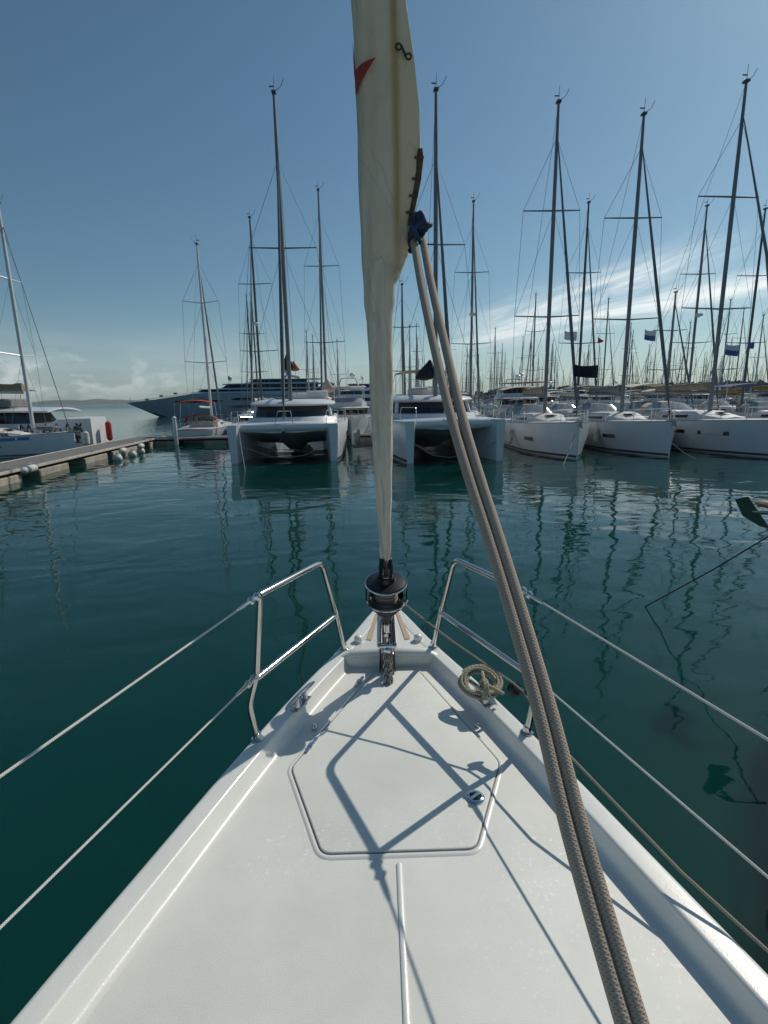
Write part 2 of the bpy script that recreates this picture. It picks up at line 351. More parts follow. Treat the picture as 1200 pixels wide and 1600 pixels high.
# ------------------------------------------------------------------ water, far land
def water_mat():
    m = bpy.data.materials.new('water'); m.use_nodes = True; nt = m.node_tree; b = nt.nodes['Principled BSDF']
    b.inputs['Base Color'].default_value = (.0015, .022, .018, 1); b.inputs['Roughness'].default_value = .025; b.inputs['IOR'].default_value = 1.333; b.inputs['Specular IOR Level'].default_value = .5
    g = nt.nodes.new('ShaderNodeNewGeometry')
    def nz(scale, sx, sy, det, rot=0.0, dist=0.0, rgh=.5):
        mp = nt.nodes.new('ShaderNodeMapping'); mp.inputs['Scale'].default_value = (sx, sy, 1); mp.inputs['Rotation'].default_value = (0, 0, rot); nt.links.new(g.outputs['Position'], mp.inputs[0])
        n = nt.nodes.new('ShaderNodeTexNoise'); n.inputs['Scale'].default_value = scale; n.inputs['Detail'].default_value = det; n.inputs['Distortion'].default_value = dist; n.inputs['Roughness'].default_value = rgh
        nt.links.new(mp.outputs[0], n.inputs['Vector']); return n.outputs['Fac']
    a = mth(nt, 'MULTIPLY', nz(.5, .75, 1.0, 2, .25, .6), .055)
    c = mth(nt, 'MULTIPLY', nz(1.9, .7, 1.0, 1.5, -.2, .3), .010)
    patch = nt.nodes.new('ShaderNodeMapRange'); patch.inputs[1].default_value = .42; patch.inputs[2].default_value = .62; patch.inputs[3].default_value = .35
    nt.links.new(nz(.07, 1, 1.6, 2), patch.inputs[0])
    d = mth(nt, 'MULTIPLY', mth(nt, 'MULTIPLY', nz(7, .8, 1.2, 3, .1), .0016), patch.outputs[0])
    sp_ = nt.nodes.new('ShaderNodeSeparateXYZ'); nt.links.new(g.outputs['Position'], sp_.inputs[0])
    sea = nt.nodes.new('ShaderNodeMapRange'); sea.inputs[1].default_value = 45; sea.inputs[2].default_value = 160; sea.inputs[3].default_value = 1; sea.inputs[4].default_value = 6; nt.links.new(sp_.outputs[1], sea.inputs[0])
    c = mth(nt, 'MULTIPLY', c, sea.outputs[0])       # open water outside the berths is choppier
    sr = nt.nodes.new('ShaderNodeMapRange'); sr.inputs[1].default_value = 50; sr.inputs[2].default_value = 400; sr.inputs[3].default_value = .025; sr.inputs[4].default_value = .22; nt.links.new(sp_.outputs[1], sr.inputs[0]); nt.links.new(sr.outputs[0], b.inputs['Roughness'])
    h = mth(nt, 'ADD', mth(nt, 'ADD', a, c), d)
    bp = nt.nodes.new('ShaderNodeBump'); bp.inputs['Distance'].default_value = 1.0; bp.inputs['Strength'].default_value = 1.0
    nt.links.new(h, bp.inputs['Height']); nt.links.new(bp.outputs[0], b.inputs['Normal'])
    # the water itself is greener and deeper near, a little patchy with depth and silt
    cr = nt.nodes.new('ShaderNodeMix'); cr.data_type = 'RGBA'; nt.links.new(nz(.11, 1, 1, 3), cr.inputs[0]); cr.inputs[6].default_value = (.0016, .033, .027, 1); cr.inputs[7].default_value = (.0026, .053, .044, 1)
    nt.links.new(cr.outputs[2], b.inputs['Base Color'])
    b.inputs['Subsurface Weight'].default_value = 1; b.inputs['Subsurface Radius'].default_value = (.4, 1.6, 1.4); b.inputs['Subsurface Scale'].default_value = 2.5
    return m
WATER = water_mat()
w = MB(); W0 = 5200
xs = [-W0, -600, -60, 60, 600, W0]; ys = [-900, -60, 60, 600, W0]
w.add([(x, y, 0) for y in ys for x in xs], [[j*6+i, j*6+i+1, j*6+i+7, j*6+i+6] for j in range(4) for i in range(5)])
tag(w.build('water', WATER, smooth=False), kind='structure')

def ridge(name, x0, x1, y, depth, hts, m, n=120, seed=0):
    mb = MB(); rows = []
    for j, (dy, k) in enumerate(((0, 0.0), (.25, .55), (.5, 1.0), (.75, .6), (1, 0.0))):
        r = []
        for i in range(n+1):
            t = i/n; x = x0+(x1-x0)*t; h = lerp_tab(hts, t)
            h *= (.72+.55*noise.noise(Vector((t*9+seed, j*.7, 0)))+.2*noise.noise(Vector((t*33+seed, j*1.3, 4))))
            r.append(Vector((x, y+depth*dy, h*k if k else -1.0)))
        rows.append(r)
    mb.loft(rows, closed=False, cap=False)
    return tag(mb.build(name, m, ang=80), kind='structure')
HILL = mat('hill_scrub', (.10, .11, .08), .95, var=.4, vscale=.01)
ridge('mountains', -5000, -1100, 4300, 800, [(0, 45), (.25, 52), (.5, 40), (.72, 55), (.86, 30), (1, 4)], HILL, seed=3)
ridge('hill', 20, 700, 560, 160, [(0, 1), (.08, 5), (.3, 8), (.7, 10), (1, 8)], HILL, seed=9)
ridge('hill', -150, 20, 640, 120, [(0, 1), (.3, 9), (.6, 12), (1, 2)], HILL, seed=5)
# the wood on the far shore: thousands of leaf clumps, one mass
LEAF = mat('tree_foliage', (.055, .075, .045), .9, var=.5, vscale=.25)
def wood(name, spans, label):
    mb = MB(); rnd = random.Random(4)
    for (x0, x1, y, h0, h1, n) in spans:
        for i in range(n):
            x = rnd.uniform(x0, x1); yy = y+rnd.uniform(0, 40); t = (x-x0)/(x1-x0)
            top = (h0+(h1-h0)*t)*(.72+.4*noise.noise(Vector((x*.03, 3, 0)))+rnd.uniform(0, .35)); R = rnd.uniform(2.5, 5)
            mb.add([(x-.25, yy, 0), (x+.25, yy, 0), (x+.12, yy, top*.7), (x-.12, yy, top*.7)], [[0, 1, 2, 3]])
            for k in range(60):
                a = rnd.uniform(0, 2*pi); q = rnd.random()**.5*R; zz = top*rnd.uniform(.15, 1); q *= sqrt(max(.05, 1-abs(zz/top-.5)**1.5*1.6))
                c = Vector((x+cos(a)*q, yy+sin(a)*q, zz)); s = rnd.uniform(.8, 1.9)
                u = Vector((rnd.gauss(0, 1), rnd.gauss(0, 1), rnd.gauss(0, 1))).normalized(); v = u.orthogonal().normalized()
                ww = u.cross(v); mb.add([c-v*s, c+ww*s*.7, c+v*s, c-ww*s*.7], [[0, 1, 2, 3]])
    return tag(mb.build(name, LEAF, smooth=False), label, 'trees', kind='stuff')
wood('wood', [(40, 330, 470, 7, 11, 200), (150, 560, 430, 10, 13, 260), (-60, 10, 520, 14, 19, 60), (240, 420, 330, 10, 11, 90)], 'dark green band of trees along the far shore behind the masts')

# ------------------------------------------------------------------ generic far boats
def hull_rings(L, B, fb0, fb1, n=14, full=.42, draft=.35, rake=.0, flare=.86, stern=.82):
    rings = []
    for i in range(n+1):
        t = i/n; t = t**1.3
        b = B/2*min(1.0, (1-(1-min(1, t/full))**2.1))*(1-(1-stern)*max(0, (t-.6)/.4)**1.5)
        b = max(b, .03); h = fb0+(fb1-fb0)*t-.06*sin(pi*t); y = t*L
        bw = b*(flare-.12*(1-t)) if t > .01 else b
        yk = y+(rake*(1-t)**3)
        sec = [(0.02*b, -draft), (bw*.62, -draft*.9), (bw*.97, -.02), (bw*1.0, .12), (b*.97, h*.6), (b, h)]
        rings.append([Vector((-x, yk if z < .2 else y+(rake*(1-t)**3)*(1-z/h), z)) for x, z in sec[::-1]]+[Vector((x, yk if z < .2 else y+(rake*(1-t)**3)*(1-z/h), z)) for x, z in sec])
    return rings
def hull_mesh(root, m, stripe=None, **k):
    rings = hull_rings(**k); mb = MB(); mb.loft(rings, closed=True, cap=True)
    h = mb.build('hull', m, root, ang=50)
    s = MB()
    for side in (0, 1):
        rr = []
        for r in rings:
            a = r[3] if side == 0 else r[8]; b2 = r[4] if side == 0 else r[7]; d = -1 if side == 0 else 1
            # just above the waterline, 6 mm proud
            p0 = Vector((a.x+d*.006, a.y, .02)); up = r[1] if side == 0 else r[10]
            q = (r[2] if side == 0 else r[9])
            p0 = Vector((q.x+d*.012, q.y-.004, .06)); p1 = Vector((q.x+d*.014, q.y-.004, .17))
            rr.append([p0, p1])
        s.loft(rr, closed=False, cap=False)
    s.build('boot_stripe', stripe or STRIPE, h)
    return h, rings
def deck_z(rings, y):
    for a, b in zip(rings, rings[1:]):
        if y <= b[0].y: t = (y-a[0].y)/max(1e-6, b[0].y-a[0].y); return a[0].z+(b[0].z-a[0].z)*t, abs(a[0].x)+(abs(b[0].x)-abs(a[0].x))*t
    return rings[-1][0].z, abs(rings[-1][0].x)
def mast_set(root, y, z0, top, r=.105, spread=2, m=ALU, B=3.8, sw=1.0, fy=None, fz=1.6, furl=.075, fm=GREYC, hf=.9, backy=11, vane=True, x=0, wires=True, chain=None, rake=.0):
    mb = MB(); k = 8; pts = [(x, y+rake*(i/k)*(top-z0), z0+(top-z0)*i/k) for i in range(k+1)]
    rs = [r]*(k-2)+[r*.9, r*.8, r*.6]
    mb.tube(pts, rs, 10); mast = mb.build('mast', m, root)
    def my(z): return y+rake*(z-z0)
    if vane:
        v = MB(); v.tube([(x, my(top), top), (x+.02, my(top), top+.75)], .012, 5); v.tube([(x, my(top), top+.05), (x+.35, my(top), top+.3), (x+.5, my(top), top+.62)], .014, 5); v.box((x, my(top), top+.04), (.22, .28, .1)); v.box((x-.1, my(top), top+.3), (.25, .03, .05)); v.build('wind_vane', ALUD, mast)
    ch = chain or B*.46
    w_ = MB(); sp = []
    for i in range(spread):
        z = z0+(top-z0)*((i+1)/(spread+1))*(1.02 if spread == 2 else 1.05); half = ch*sw*(1-.16*i)
        s = MB()
        for sx in (-1, 1):
            s.tube([(x, my(z), z), (x+sx*half, my(z)+.35, z+.12)], [.045, .03], 6)
        s.build('spreader', m, mast); sp.append((half, z))
    if wires:
        htop = z0+(top-z0)*(.97 if hf > .95 else hf)
        for sx in (-1, 1):
            prev = (x+sx*ch, y+.35, z0-.2)
            for half, z in sp:
                w_.tube([prev, (x+sx*half, my(z)+.35, z+.12)], .011, 4, cap=False); prev = (x+sx*half, my(z)+.35, z+.12)
            w_.tube([prev, (x, my(htop), htop)], .011, 4, cap=False)
            if sp: w_.tube([(x+sx*ch, y+.2, z0-.2), (x, my(sp[0][1]), sp[0][1])], .010, 4, cap=False)
            if len(sp) > 1: w_.tube([(x+sx*sp[0][0], my(sp[0][1])+.35, sp[0][1]+.12), (x, my(sp[1][1]), sp[1][1])], .009, 4, cap=False)
        w_.tube([(x, my(top), top), (x, backy, fz-.1)], .011, 4, cap=False)
        w_.build('shrouds', RIG, root)
    if fy is not None:
        f = MB(); z1 = z0+(top-z0)*hf; a = Vector((x, fy, fz)); b = Vector((x, my(z1)-.1, z1))
        ts = [0, .05, .09, .3, .6, .9, .97, 1]; rr = [.02, .03, furl, furl*1.15, furl*.9, furl*.55, .03, .02]
        f.tube([a.lerp(b, t) for t in ts], rr, 8); f.lathe([(.11, 0), (.11, .03), (.05, .05), (.05, .12), (.1, .14), (.1, .17)], o=a.lerp(b, .015), axis=b-a, n=10)
        f.build('furled_jib', fm, root)
    return mast
def boom(root, y, z, L, cover, r=.22, m=ALU, x=0, droop=0):
    b = MB(); b.tube([(x, y+.1, z), (x, y+L, z+.1)], .08, 8); bo = b.build('boom', m, root)
    if cover:
        c = MB(); rings = []
        for i in range(13):
            t = i/12; rr = r*(1.25-.65*t)*(1+.08*sin(i*2.1)); yy = y+.15+L*.96*t
            rings.append([Vector((x+cos(a)*rr*.55, yy, z+.12+.1*t+rr*.75+sin(a)*rr*.85)) for a in [2*pi*k/12 for k in range(12)]])
        c.loft(rings); c.build('sail_cover', cover, bo)
    return bo
def arch_canopy(mb, y0, y1, z, hw, crown=.18, n=8, tz=.04):
    top = []; 
    for yy in (y0, (y0*2+y1)/3, (y0+2*y1)/3, y1):
        dz = .05 if yy in (y0, y1) else .0
        up = [Vector((-hw+2*hw*i/n, yy, z-dz+crown*(1-(2*i/n-1)**2))) for i in range(n+1)]
        lo = [p-Vector((0, 0, tz)) for p in up][::-1]; top.append(up+lo)
    mb.loft(top)
def rails(root, rings, L, h=.62, m=STEEL):
    mb = MB(); ys = [.12, .9, 1.7]+[1.7+(L-2.2)*i/6 for i in range(1, 7)]
    for sx in (-1, 1):
        top = []; mid = []
        for y in ys:
            z, b = deck_z(rings, y); p = Vector((sx*max(.06, b-.08), y, z)); mb.tube([p, p+Vector((0, 0, h))], .014, 5)
            top.append(p+Vector((0, 0, h))); mid.append(p+Vector((0, 0, h*.5)))
        mb.tube(top[:3], .018, 5); mb.tube(top[2:], .007, 4, cap=False); mb.tube(mid, .007, 4, cap=False)
    a, b = deck_z(rings, .12)[0], 0
    mb.tube([(-.08, .12, a+h), (.08, .12, a+h)], .018, 5)
    mb.build('guard_rail', m, root)
def sloop(name, label, loc, rz=0, L=12, B=3.9, fb=1.55, mast=16.5, my=4.6, hullm=None, cover=TANC, bimini=BEIGE, hood=GREYC, stripe=None, spread=2, mm=ALU, group=None, anchor=True, fm=None, hwin=3, detail=True, cat='sailboat', furl=.075, hf=.9, wins=None, boomz=None, windowm=None, sw=1.0):
    root = empty(name, loc, rz, label, cat, group)
    h, rings = hull_mesh(root, hullm or WHITE, stripe, L=L, B=B, fb0=fb, fb1=fb-.28, rake=.06)
    dz = lambda y: deck_z(rings, y)[0]
    # deck sheet, a little proud and cambered
    d = MB(); rr = []
    for r in rings[1:]:
        b = abs(r[0].x); rr.append([Vector((-b+.07, r[0].y, r[0].z+.012)), Vector((-b*.5, r[0].y, r[0].z+.05)), Vector((0, r[0].y, r[0].z+.07)), Vector((b*.5, r[0].y, r[0].z+.05)), Vector((b-.07, r[0].y, r[0].z+.012))])
    d.loft(rr, closed=False, cap=False); d.build('deck', WHITE2, root)
    # toe rail
    t = MB()
    for k, sx in ((0, -1), (11, 1)): t.tube([Vector((r[k].x-sx*.02, r[k].y, r[k].z+.02)) for r in rings], .025, 5)
    t.build('toe_rail', ALU, root)
    # coachroof
    y0, y1 = L*.27, L*.66; c = MB(); rs = []
    for i in range(9):
        q = i/8; y = y0+(y1-y0)*q; hw = B*.5*(.30+.33*min(1, q*2.2)); z = dz(y)+.04; hh = .06+.36*min(1, q*2.6)
        rs.append([Vector((-hw, y, z)), Vector((-hw*.9, y, z+hh*.8)), Vector((-hw*.7, y, z+hh)), Vector((0, y, z+hh+.06)), Vector((hw*.7, y, z+hh)), Vector((hw*.9, y, z+hh*.8)), Vector((hw, y, z))])
    c.loft(rs); cab = c.build('cabin', WHITE2, root)
    for sx in (-1, 1):
        g = MB(); g.loft([[Vector((sx*(abs(r[0].x)+.005-.03*.2), r[0].y, r[0].z+.11)), Vector((sx*(abs(r[1].x)+.016), r[1].y, r[1].z-.06))] for r in rs[3:7]], closed=False, cap=False)
        g.build('cabin_window', GLASSD, cab)
    hz = dz(y0+.9)+.34; hb = MB(); hb.box((0, y0+.9, hz+.05), (.5, .5, .05), bev=.01); hb.build('hatch', GLASSD, cab)
    # hull windows
    for sx in (-1, 1):
        for (y, wl_, zz) in (wins if wins is not None else [(L*(.30+.17*k), .75, .85) for k in range(hwin)]):
            a, b = deck_z(rings, y); a2, b2 = deck_z(rings, y+wl_)
            f = .965+.03*(zz-.85)
            g = MB(); g.add([(sx*(b*f+.02), y, zz-.09), (sx*(b2*f+.02), y+wl_, zz-.09), (sx*(b2*f+.03), y+wl_, zz+.09), (sx*(b*f+.03), y, zz+.09), (sx*(b*f-.05), y, zz-.09), (sx*(b2*f-.05), y+wl_, zz-.09), (sx*(b2*f-.05), y+wl_, zz+.09), (sx*(b*f-.05), y, zz+.09)],
                            [[0, 1, 2, 3], [0, 4, 5, 1], [3, 2, 6, 7], [0, 3, 7, 4], [1, 5, 6, 2]]); g.build('hull_window', GLASSD, h, smooth=False)
    # sprayhood
    s = MB(); yh = L*.63; zb = dz(yh)+.42; hw = B*.34; rs = []
    for q, up, fw in ((0, .06, 0), (.35, .38, .35), (.7, .58, .6), (1, .62, 1.15)):
        rs.append([Vector((-hw*cos(a)*1.0, yh+fw, zb+up*sin(a)**.6)) for a in [max(.001, pi*k/10) for k in range(10)]+[pi-.001]])
    rs2 = [list(r)+[p-Vector((0, 0, .03)) for p in r[::-1]] for r in rs[2:]]
    s.loft(rs2); sh = s.build('sprayhood', hood, root)
    s = MB(); s.loft(rs[:3], closed=False, cap=False); s.build('windscreen', GLASSC, sh)
    if bimini:
        b = MB(); arch_canopy(b, L*.78, L*.94, dz(L*.8)+2.0, B*.36); bi = b.build('bimini', bimini, root)
        for sx in (-1, 1):
            b = MB()
            for yy in (L*.79, L*.93): b.tube([(sx*B*.40, L*.86, dz(L*.86)), (sx*B*.37, yy, dz(yy)+1.1), (sx*B*.35, yy, dz(yy)+2.0)], .018, 5)
            b.build('bimini_frame', STEEL, bi)
    w_ = MB(); w_.tube([(0, L*.86, dz(L*.86)+.4), (0, L*.86, dz(L*.86)+.95)], .09, 8); w_.tube([(.42*cos(a), L*.855, dz(L*.86)+.9+.42*sin(a)) for a in [2*pi*k/14 for k in range(14)]], .02, 5, closed=True); w_.build('steering_wheel', ALU, root)
    mast_set(root, my, dz(my)+.38, mast, m=mm, B=B, fy=.25, fz=fb+.12, backy=L-.1, fm=fm or GREYC, spread=spread, furl=furl, hf=hf, r=.105, sw=sw)
    boom(root, my+.1, boomz or dz(my)+1.45, L*.36, cover, m=mm)
    if detail: rails(root, rings, L)
    if anchor:
        a = MB(); a.box((0, -.02, fb+.05), (.14, .55, .05)); a.tube([(0, -.25, fb+.1), (0, .3, fb+.13)], .03, 6)
        a.add([(-.16, -.12, fb-.12), (0, -.42, fb-.25), (.16, -.12, fb-.12), (0, -.22, fb+.08)], [[0, 1, 3], [1, 2, 3], [0, 2, 1], [0, 3, 2]]); a.build('anchor', DULLMETAL, root)
    return root, rings

def catamaran(name, label, loc, rz, B=6.4, L=12, hb=1.86, span=4.75, mast=19, cover=None, canopy=None, jibdir=0, trampoline=True):
    root = empty(name, loc, rz, label, 'catamaran')
    hx = span/2
    for sx in (-1, 1):
        mb = MB(); rings = []
        for i in range(15):
            t = (i/14)**1.4; y = t*L; wo = .30+.46*min(1, (t/.35))**.6; wi = .12+.42*min(1, t/.30)**.6; h = hb-.12*t
            # outboard face flares, inboard face slopes under the bridgedeck
            o_ = lambda x: sx*x
            rings.append([Vector((hx*sx+o_(-wi*1.15), y, h)), Vector((hx*sx+o_(-wi*.9), y, h*.45)), Vector((hx*sx+o_(-wi*.75), y+.03, .05)), Vector((hx*sx+o_(-wi*.45), y+.06, -.4)), Vector((hx*sx+o_(wo*.3), y+.06, -.4)),
                          Vector((hx*sx+o_(wo*.72), y+.03, .05)), Vector((hx*sx+o_(wo*.9), y, h*.55)), Vector((hx*sx+o_(wo), y, h*.93)), Vector((hx*sx+o_(wo*.9), y, h))])
        mb.loft(rings); hu = mb.build('hull', WHITE, root, ang=40)
        s = MB(); s.loft([[r[5]+Vector((sx*.012, -.006, .0)), r[5].lerp(r[6], .14)+Vector((sx*.014, -.006, 0))] for r in rings], closed=False, cap=False); s.build('boot_stripe', STRIPE, hu)
        for k in range(3):
            y = L*(.36+.17*k); z = hb*.62; x = sx*(hx+.715)
            g = MB(); g.box((x, y, z), (.05, 1.0, .24), bev=.01); g.build('hull_window', GLASSD, hu)
    # forward crossbeam and bridgedeck with a rounded central nacelle
    cb = MB(); cb.loft([[Vector((x, (.45+.13*cos(a)), hb-.17+.17*sin(a))) for a in [2*pi*k/10 for k in range(10)]] for x in (-hx+.1, -hx*.5, 0, hx*.5, hx-.1)]); cb.build('crossbeam', WHITE, root)
    if trampoline:
        t = MB(); t.box((-hx*.5, 1.25, hb-.1), (hx-.25, 1.2, .015)); t.box((hx*.5, 1.25, hb-.1), (hx-.25, 1.2, .015)); t.box((0, 1.2, hb-.07), (.4, 1.2, .09), bev=.02); t.build('trampoline', GREYC, root)
    bd = MB(); rs = []
    for i in range(9):
        t = i/8; y = .5+(L-.8)*t; n_ = .40*min(1, .05+t*2.2)
        low = hb-.42-.95*min(1, t*2.2)
        rs.append([Vector((-hx, y, hb-.02)), Vector((-hx, y, low+.06)), Vector((-hx*.6, y, low+.04)), Vector((-hx*.28, y, low-.02)), Vector((-hx*.14, y, low-n_)), Vector((hx*.14, y, low-n_)), Vector((hx*.28, y, low-.02)), Vector((hx*.6, y, low+.04)), Vector((hx, y, low+.06)), Vector((hx, y, hb-.02)), Vector((0, y, hb+.03))])
    bd.loft(rs); bd.build('bridgedeck', WHITE, root)
    # saloon: white sill, dark window band, white roof
    def plan(f, hw, y0, y1, z, cr):
        pts = []
        for k in range(13):
            a = -1+2*k/12; pts.append(Vector((a*hw, y0+cr*abs(a)**2.6, z)))
        return pts+[Vector((hw*.96, y1, z)), Vector((-hw*.96, y1, z))]
    W = B*.365
    s = MB(); s.loft([plan(0, W+.22, 3.2, L-1.2, hb-.02, 1.5), plan(0, W+.14, 3.35, L-1.2, hb+.2, 1.5), plan(0, W+.02, 3.5, L-1.3, hb+.24, 1.5)]); cabin = s.build('cabin', WHITE, root)
    s = MB(); s.loft([plan(0, W, 3.55, L-1.4, hb+.22, 1.5), plan(0, W-.14, 4.0, L-1.6, hb+.86, 1.4)]); s.build('cabin_window', GLASSD, cabin)
    for k in (-.93, .93):
        s = MB(); s.tube([(k*W, 3.50+1.24, hb+.2), (k*(W-.14), 4.02+1.14, hb+.9)], .12, 8); s.build('window_pillar', WHITE, cabin)
    s = MB(); s.loft([plan(0, W-.02, 3.75, L-1.0, hb+.83, 1.3), plan(0, W+.08, 3.65, L-.9, hb+.93, 1.3), plan(0, W-.02, 3.8, L-1.0, hb+1.06, 1.3), plan(0, W-.7, 4.5, L-1.8, hb+1.2, 1.1)]); s.build('roof', WHITE, cabin, ang=60)
    # helm bridge
    s = MB(); s.box((W*.55, L*.62, hb+1.45), (1.3, .5, .5), bev=.06); s.box((W*.2, L*.74, hb+1.4), (2.2, .5, .45), bev=.08); s.build('helm_console', WHITE2, root)
    if canopy:
        s = MB(); arch_canopy(s, L*.56, L*.82, hb+2.55, W*.62, .12); cn = s.build('canopy', canopy, root)
        for sx in (-1, 1):
            for yy in (L*.57, L*.81): s = MB(); s.tube([(sx*W*.6, yy, hb+1.1), (sx*W*.58, yy, hb+2.55)], .025, 6); s.build('canopy_post', STEEL, cn)
    my = 4.2
    mast_set(root, my, hb+1.1, mast, r=.115, m=ALU, B=B, fy=.6, fz=hb+.15, backy=L*.7, fm=GREYC, spread=1, chain=hx+.5, sw=.62, furl=.085, hf=.8)
    boom(root, my+.15, hb+2.5, 5.2, cover, m=ALUD)
    # bridle, anchor and bow seats
    a = MB(); a.box((0, .5, hb-.28), (.16, .5, .1)); a.add([(-.2, .3, hb-.55), (.2, .3, hb-.55), (0, .1, hb-.30), (0, .45, hb-.35), (0, .35, hb-.75)], [[0, 2, 4], [2, 1, 4], [1, 3, 4], [3, 0, 4], [0, 3, 2], [3, 1, 2]]); a.build('anchor', DULLMETAL, root)
    a = MB()
    for sx in (-1, 1): a.tube([(sx*(hx-.15), .1, .9), (sx*.9, .9, .25), (0, 1.3, .08)], .02, 5)
    a.build('bridle', SHEET, root)
    r = MB()
    for sx in (-1, 1):
        r.tube(rounded([(sx*(hx-.25), .15, hb), (sx*(hx-.25), .15, hb+.62), (sx*(hx+.3), 1.2, hb+.62), (sx*(hx+.3), 1.2, hb)], .15), .018, 6)
        for yy in (2.6, 4.2, 5.8, 7.4, 9, 10.6): r.tube([(sx*(hx+.62), yy, hb-.03), (sx*(hx+.62), yy, hb+.6)], .014, 5)
        for z in (.3, .6): r.tube([(sx*(hx+.3), 1.2, hb+z)]+[(sx*(hx+.62), yy, hb-.03+z) for yy in (2.6, 4.2, 5.8, 7.4, 9, 10.6)], .007, 4)
    r.tube([(-.45, .55, hb-.05), (-.32, .9, hb+.62), (.32, .9, hb+.62), (.45, .55, hb-.05)], .02, 6)
    r.build('guard_rail', STEEL, root)
    return root

def motor_yacht(name, label, loc, rz, L=12, B=4, fb=1.7, levels=2, hullm=None, superm=None, roofm=None, mastz=1.5, group=None, fly_open=True, stripe=None, win=GLASSD):
    root = empty(name, loc, rz, label, 'motorboat', group)
    h, rings = hull_mesh(root, hullm or WHITE, stripe, L=L, B=B, fb0=fb*1.15, fb1=fb*.85, rake=L*.08, stern=.95, full=.5)
    z = deck_z(rings, L*.4)[0]; superm = superm or WHITE; roofm = roofm or superm
    y0, y1, hw = L*.28, L*.86, B*.40; par = root
    d = MB(); rr = []
    for r in rings[1:]:
        b = abs(r[0].x); rr.append([Vector((-b+.05, r[0].y, r[0].z+.01)), Vector((0, r[0].y, r[0].z+.06)), Vector((b-.05, r[0].y, r[0].z+.01))])
    d.loft(rr, closed=False, cap=False); d.build('deck', WHITE2, root)
    for k in range(levels):
        s = MB(); H = 1.0*(L/12)**.5; 
        def ring(y0, y1, hw, z): return [Vector((-hw*.7, y0, z)), Vector((0, y0-.25, z)), Vector((hw*.7, y0, z)), Vector((hw, y0+.5, z)), Vector((hw, y1, z)), Vector((-hw, y1, z)), Vector((-hw, y0+.5, z))]
        s.loft([ring(y0, y1, hw, z-.1), ring(y0+.12, y1, hw*.99, z+H*.38)]); cab = s.build('cabin' if k == 0 else 'flybridge', superm, root)
        if k == 0 or not fly_open:
            s = MB(); s.loft([ring(y0+.16, y1-.02, hw*.97, z+H*.38), ring(y0+.75, y1-.1, hw*.88, z+H*.85)]); s.build('window', win, cab)
            s = MB()
            for fy in (.3, .55, .8):
                for sx in (-1, 1): s.tube([(sx*hw*.975, y0+(y1-y0)*fy, z+H*.36), (sx*hw*.89, y0+(y1-y0)*fy, z+H*.87)], .035, 5)
            s.build('window_pillar', superm, cab)
        else:
            s = MB(); s.loft([ring(y0+.14, y0+.7, hw*.93, z+H*.38), ring(y0+.5, y0+.8, hw*.82, z+H*.7)]); s.build('windscreen', GLASSC, cab)
            s = MB()
            for sx in (-1, 1):
                for yy in (y0+1.2, y1-.2): s.tube([(sx*hw*.9, yy, z+H*.3), (sx*hw*.86, yy, z+H*1.55)], .03, 5)
            s.build('roof_post', STEEL, cab)
        zz = z+H*.85 if (k == 0 or not fly_open) else z+H*1.55
        s = MB(); e = .15; s.loft([ring(y0+.55, y1+.1, hw*.90, zz-.03), ring(y0+.35, y1+.35, hw*1.0, zz+.05), ring(y0+.55, y1+.1, hw*.9, zz+.13)]); s.build('roof', roofm, cab)
        z = zz+.1; y0 += L*.10; y1 -= L*.06; hw *= .86
    s = MB(); zt = z; s.tube([(-hw*.8, y1-1, zt-.2), (-hw*.5, y1-.6, zt+.7), (hw*.5, y1-.6, zt+.7), (hw*.8, y1-1, zt-.2)], .07, 6, flat=.5); s.tube([(0, y1-.6, zt+.7), (0, y1-.6, zt+mastz)], .03, 5); s.build('radar_arch', superm, root)
    s = MB(); s.ball((.35, y1-.6, zt+.95), .26, 10, (1, 1, .8)); s.build('radar_dome', WHITE, root)
    rails(root, rings, L*.6, .6)
    return root

# ------------------------------------------------------------------ first row of boats, bows towards us
catamaran('catamaran', 'white catamaran left of the furled sail, bows facing us, dark window band under white roof', ((-6.92-2.18)/2-.12, 25.9, 0), radians(3), mast=18.0, cover=None, canopy=None)
catamaran('catamaran', 'white catamaran partly behind the furled sail and ropes, black cover bunched at its mast', (3.6, 24.7, 0), radians(7), span=4.2, B=6.0, mast=17.4, hb=1.95, cover=None, canopy=TANC)
sloop('sloop', 'white sloop moored next right of the right-hand catamaran, narrow black hull slot and pale bimini', (9.45, 24.9, 0), radians(.5), L=12, B=3.9, fb=1.70, mast=17.4, my=5.2, cover=TANC, bimini=BEIGE, hood=GREYC, wins=[(2.6, .62, .80), (5.0, .4, .95)])
sloop('sloop', 'middle white sloop of the three on the right, black banner flying beside its rigging', (13.86, 24.9, 0), radians(1), L=12.4, B=4.0, fb=1.68, mast=16.8, my=5.2, cover=GREYC, bimini=GREYC, hood=GREYC, wins=[(2.7, .8, .85), (5.6, .5, .95), (6.4, .5, .95)])
sloop('sloop', 'rightmost white sloop cut by the picture edge, tallest mast and long dark hull window', (18.55, 23.3, 0), radians(6), L=13.5, B=4.3, fb=1.72, mast=17.5, my=5.5, cover=TANC, bimini=BEIGE, hood=BEIGE, wins=[(2.3, 1.5, 1.02), (4.6, 1.4, 1.02), (7.0, .6, 1.0)], mm=ALU, furl=.07)
sloop('sloop', 'white sloop beyond the right picture edge with ochre sail cover and blue bimini', (24.0, 24.2, 0), radians(2), L=12.5, B=4, fb=1.6, mast=16.0, my=5, cover=OCHRE, bimini=BLUEC)
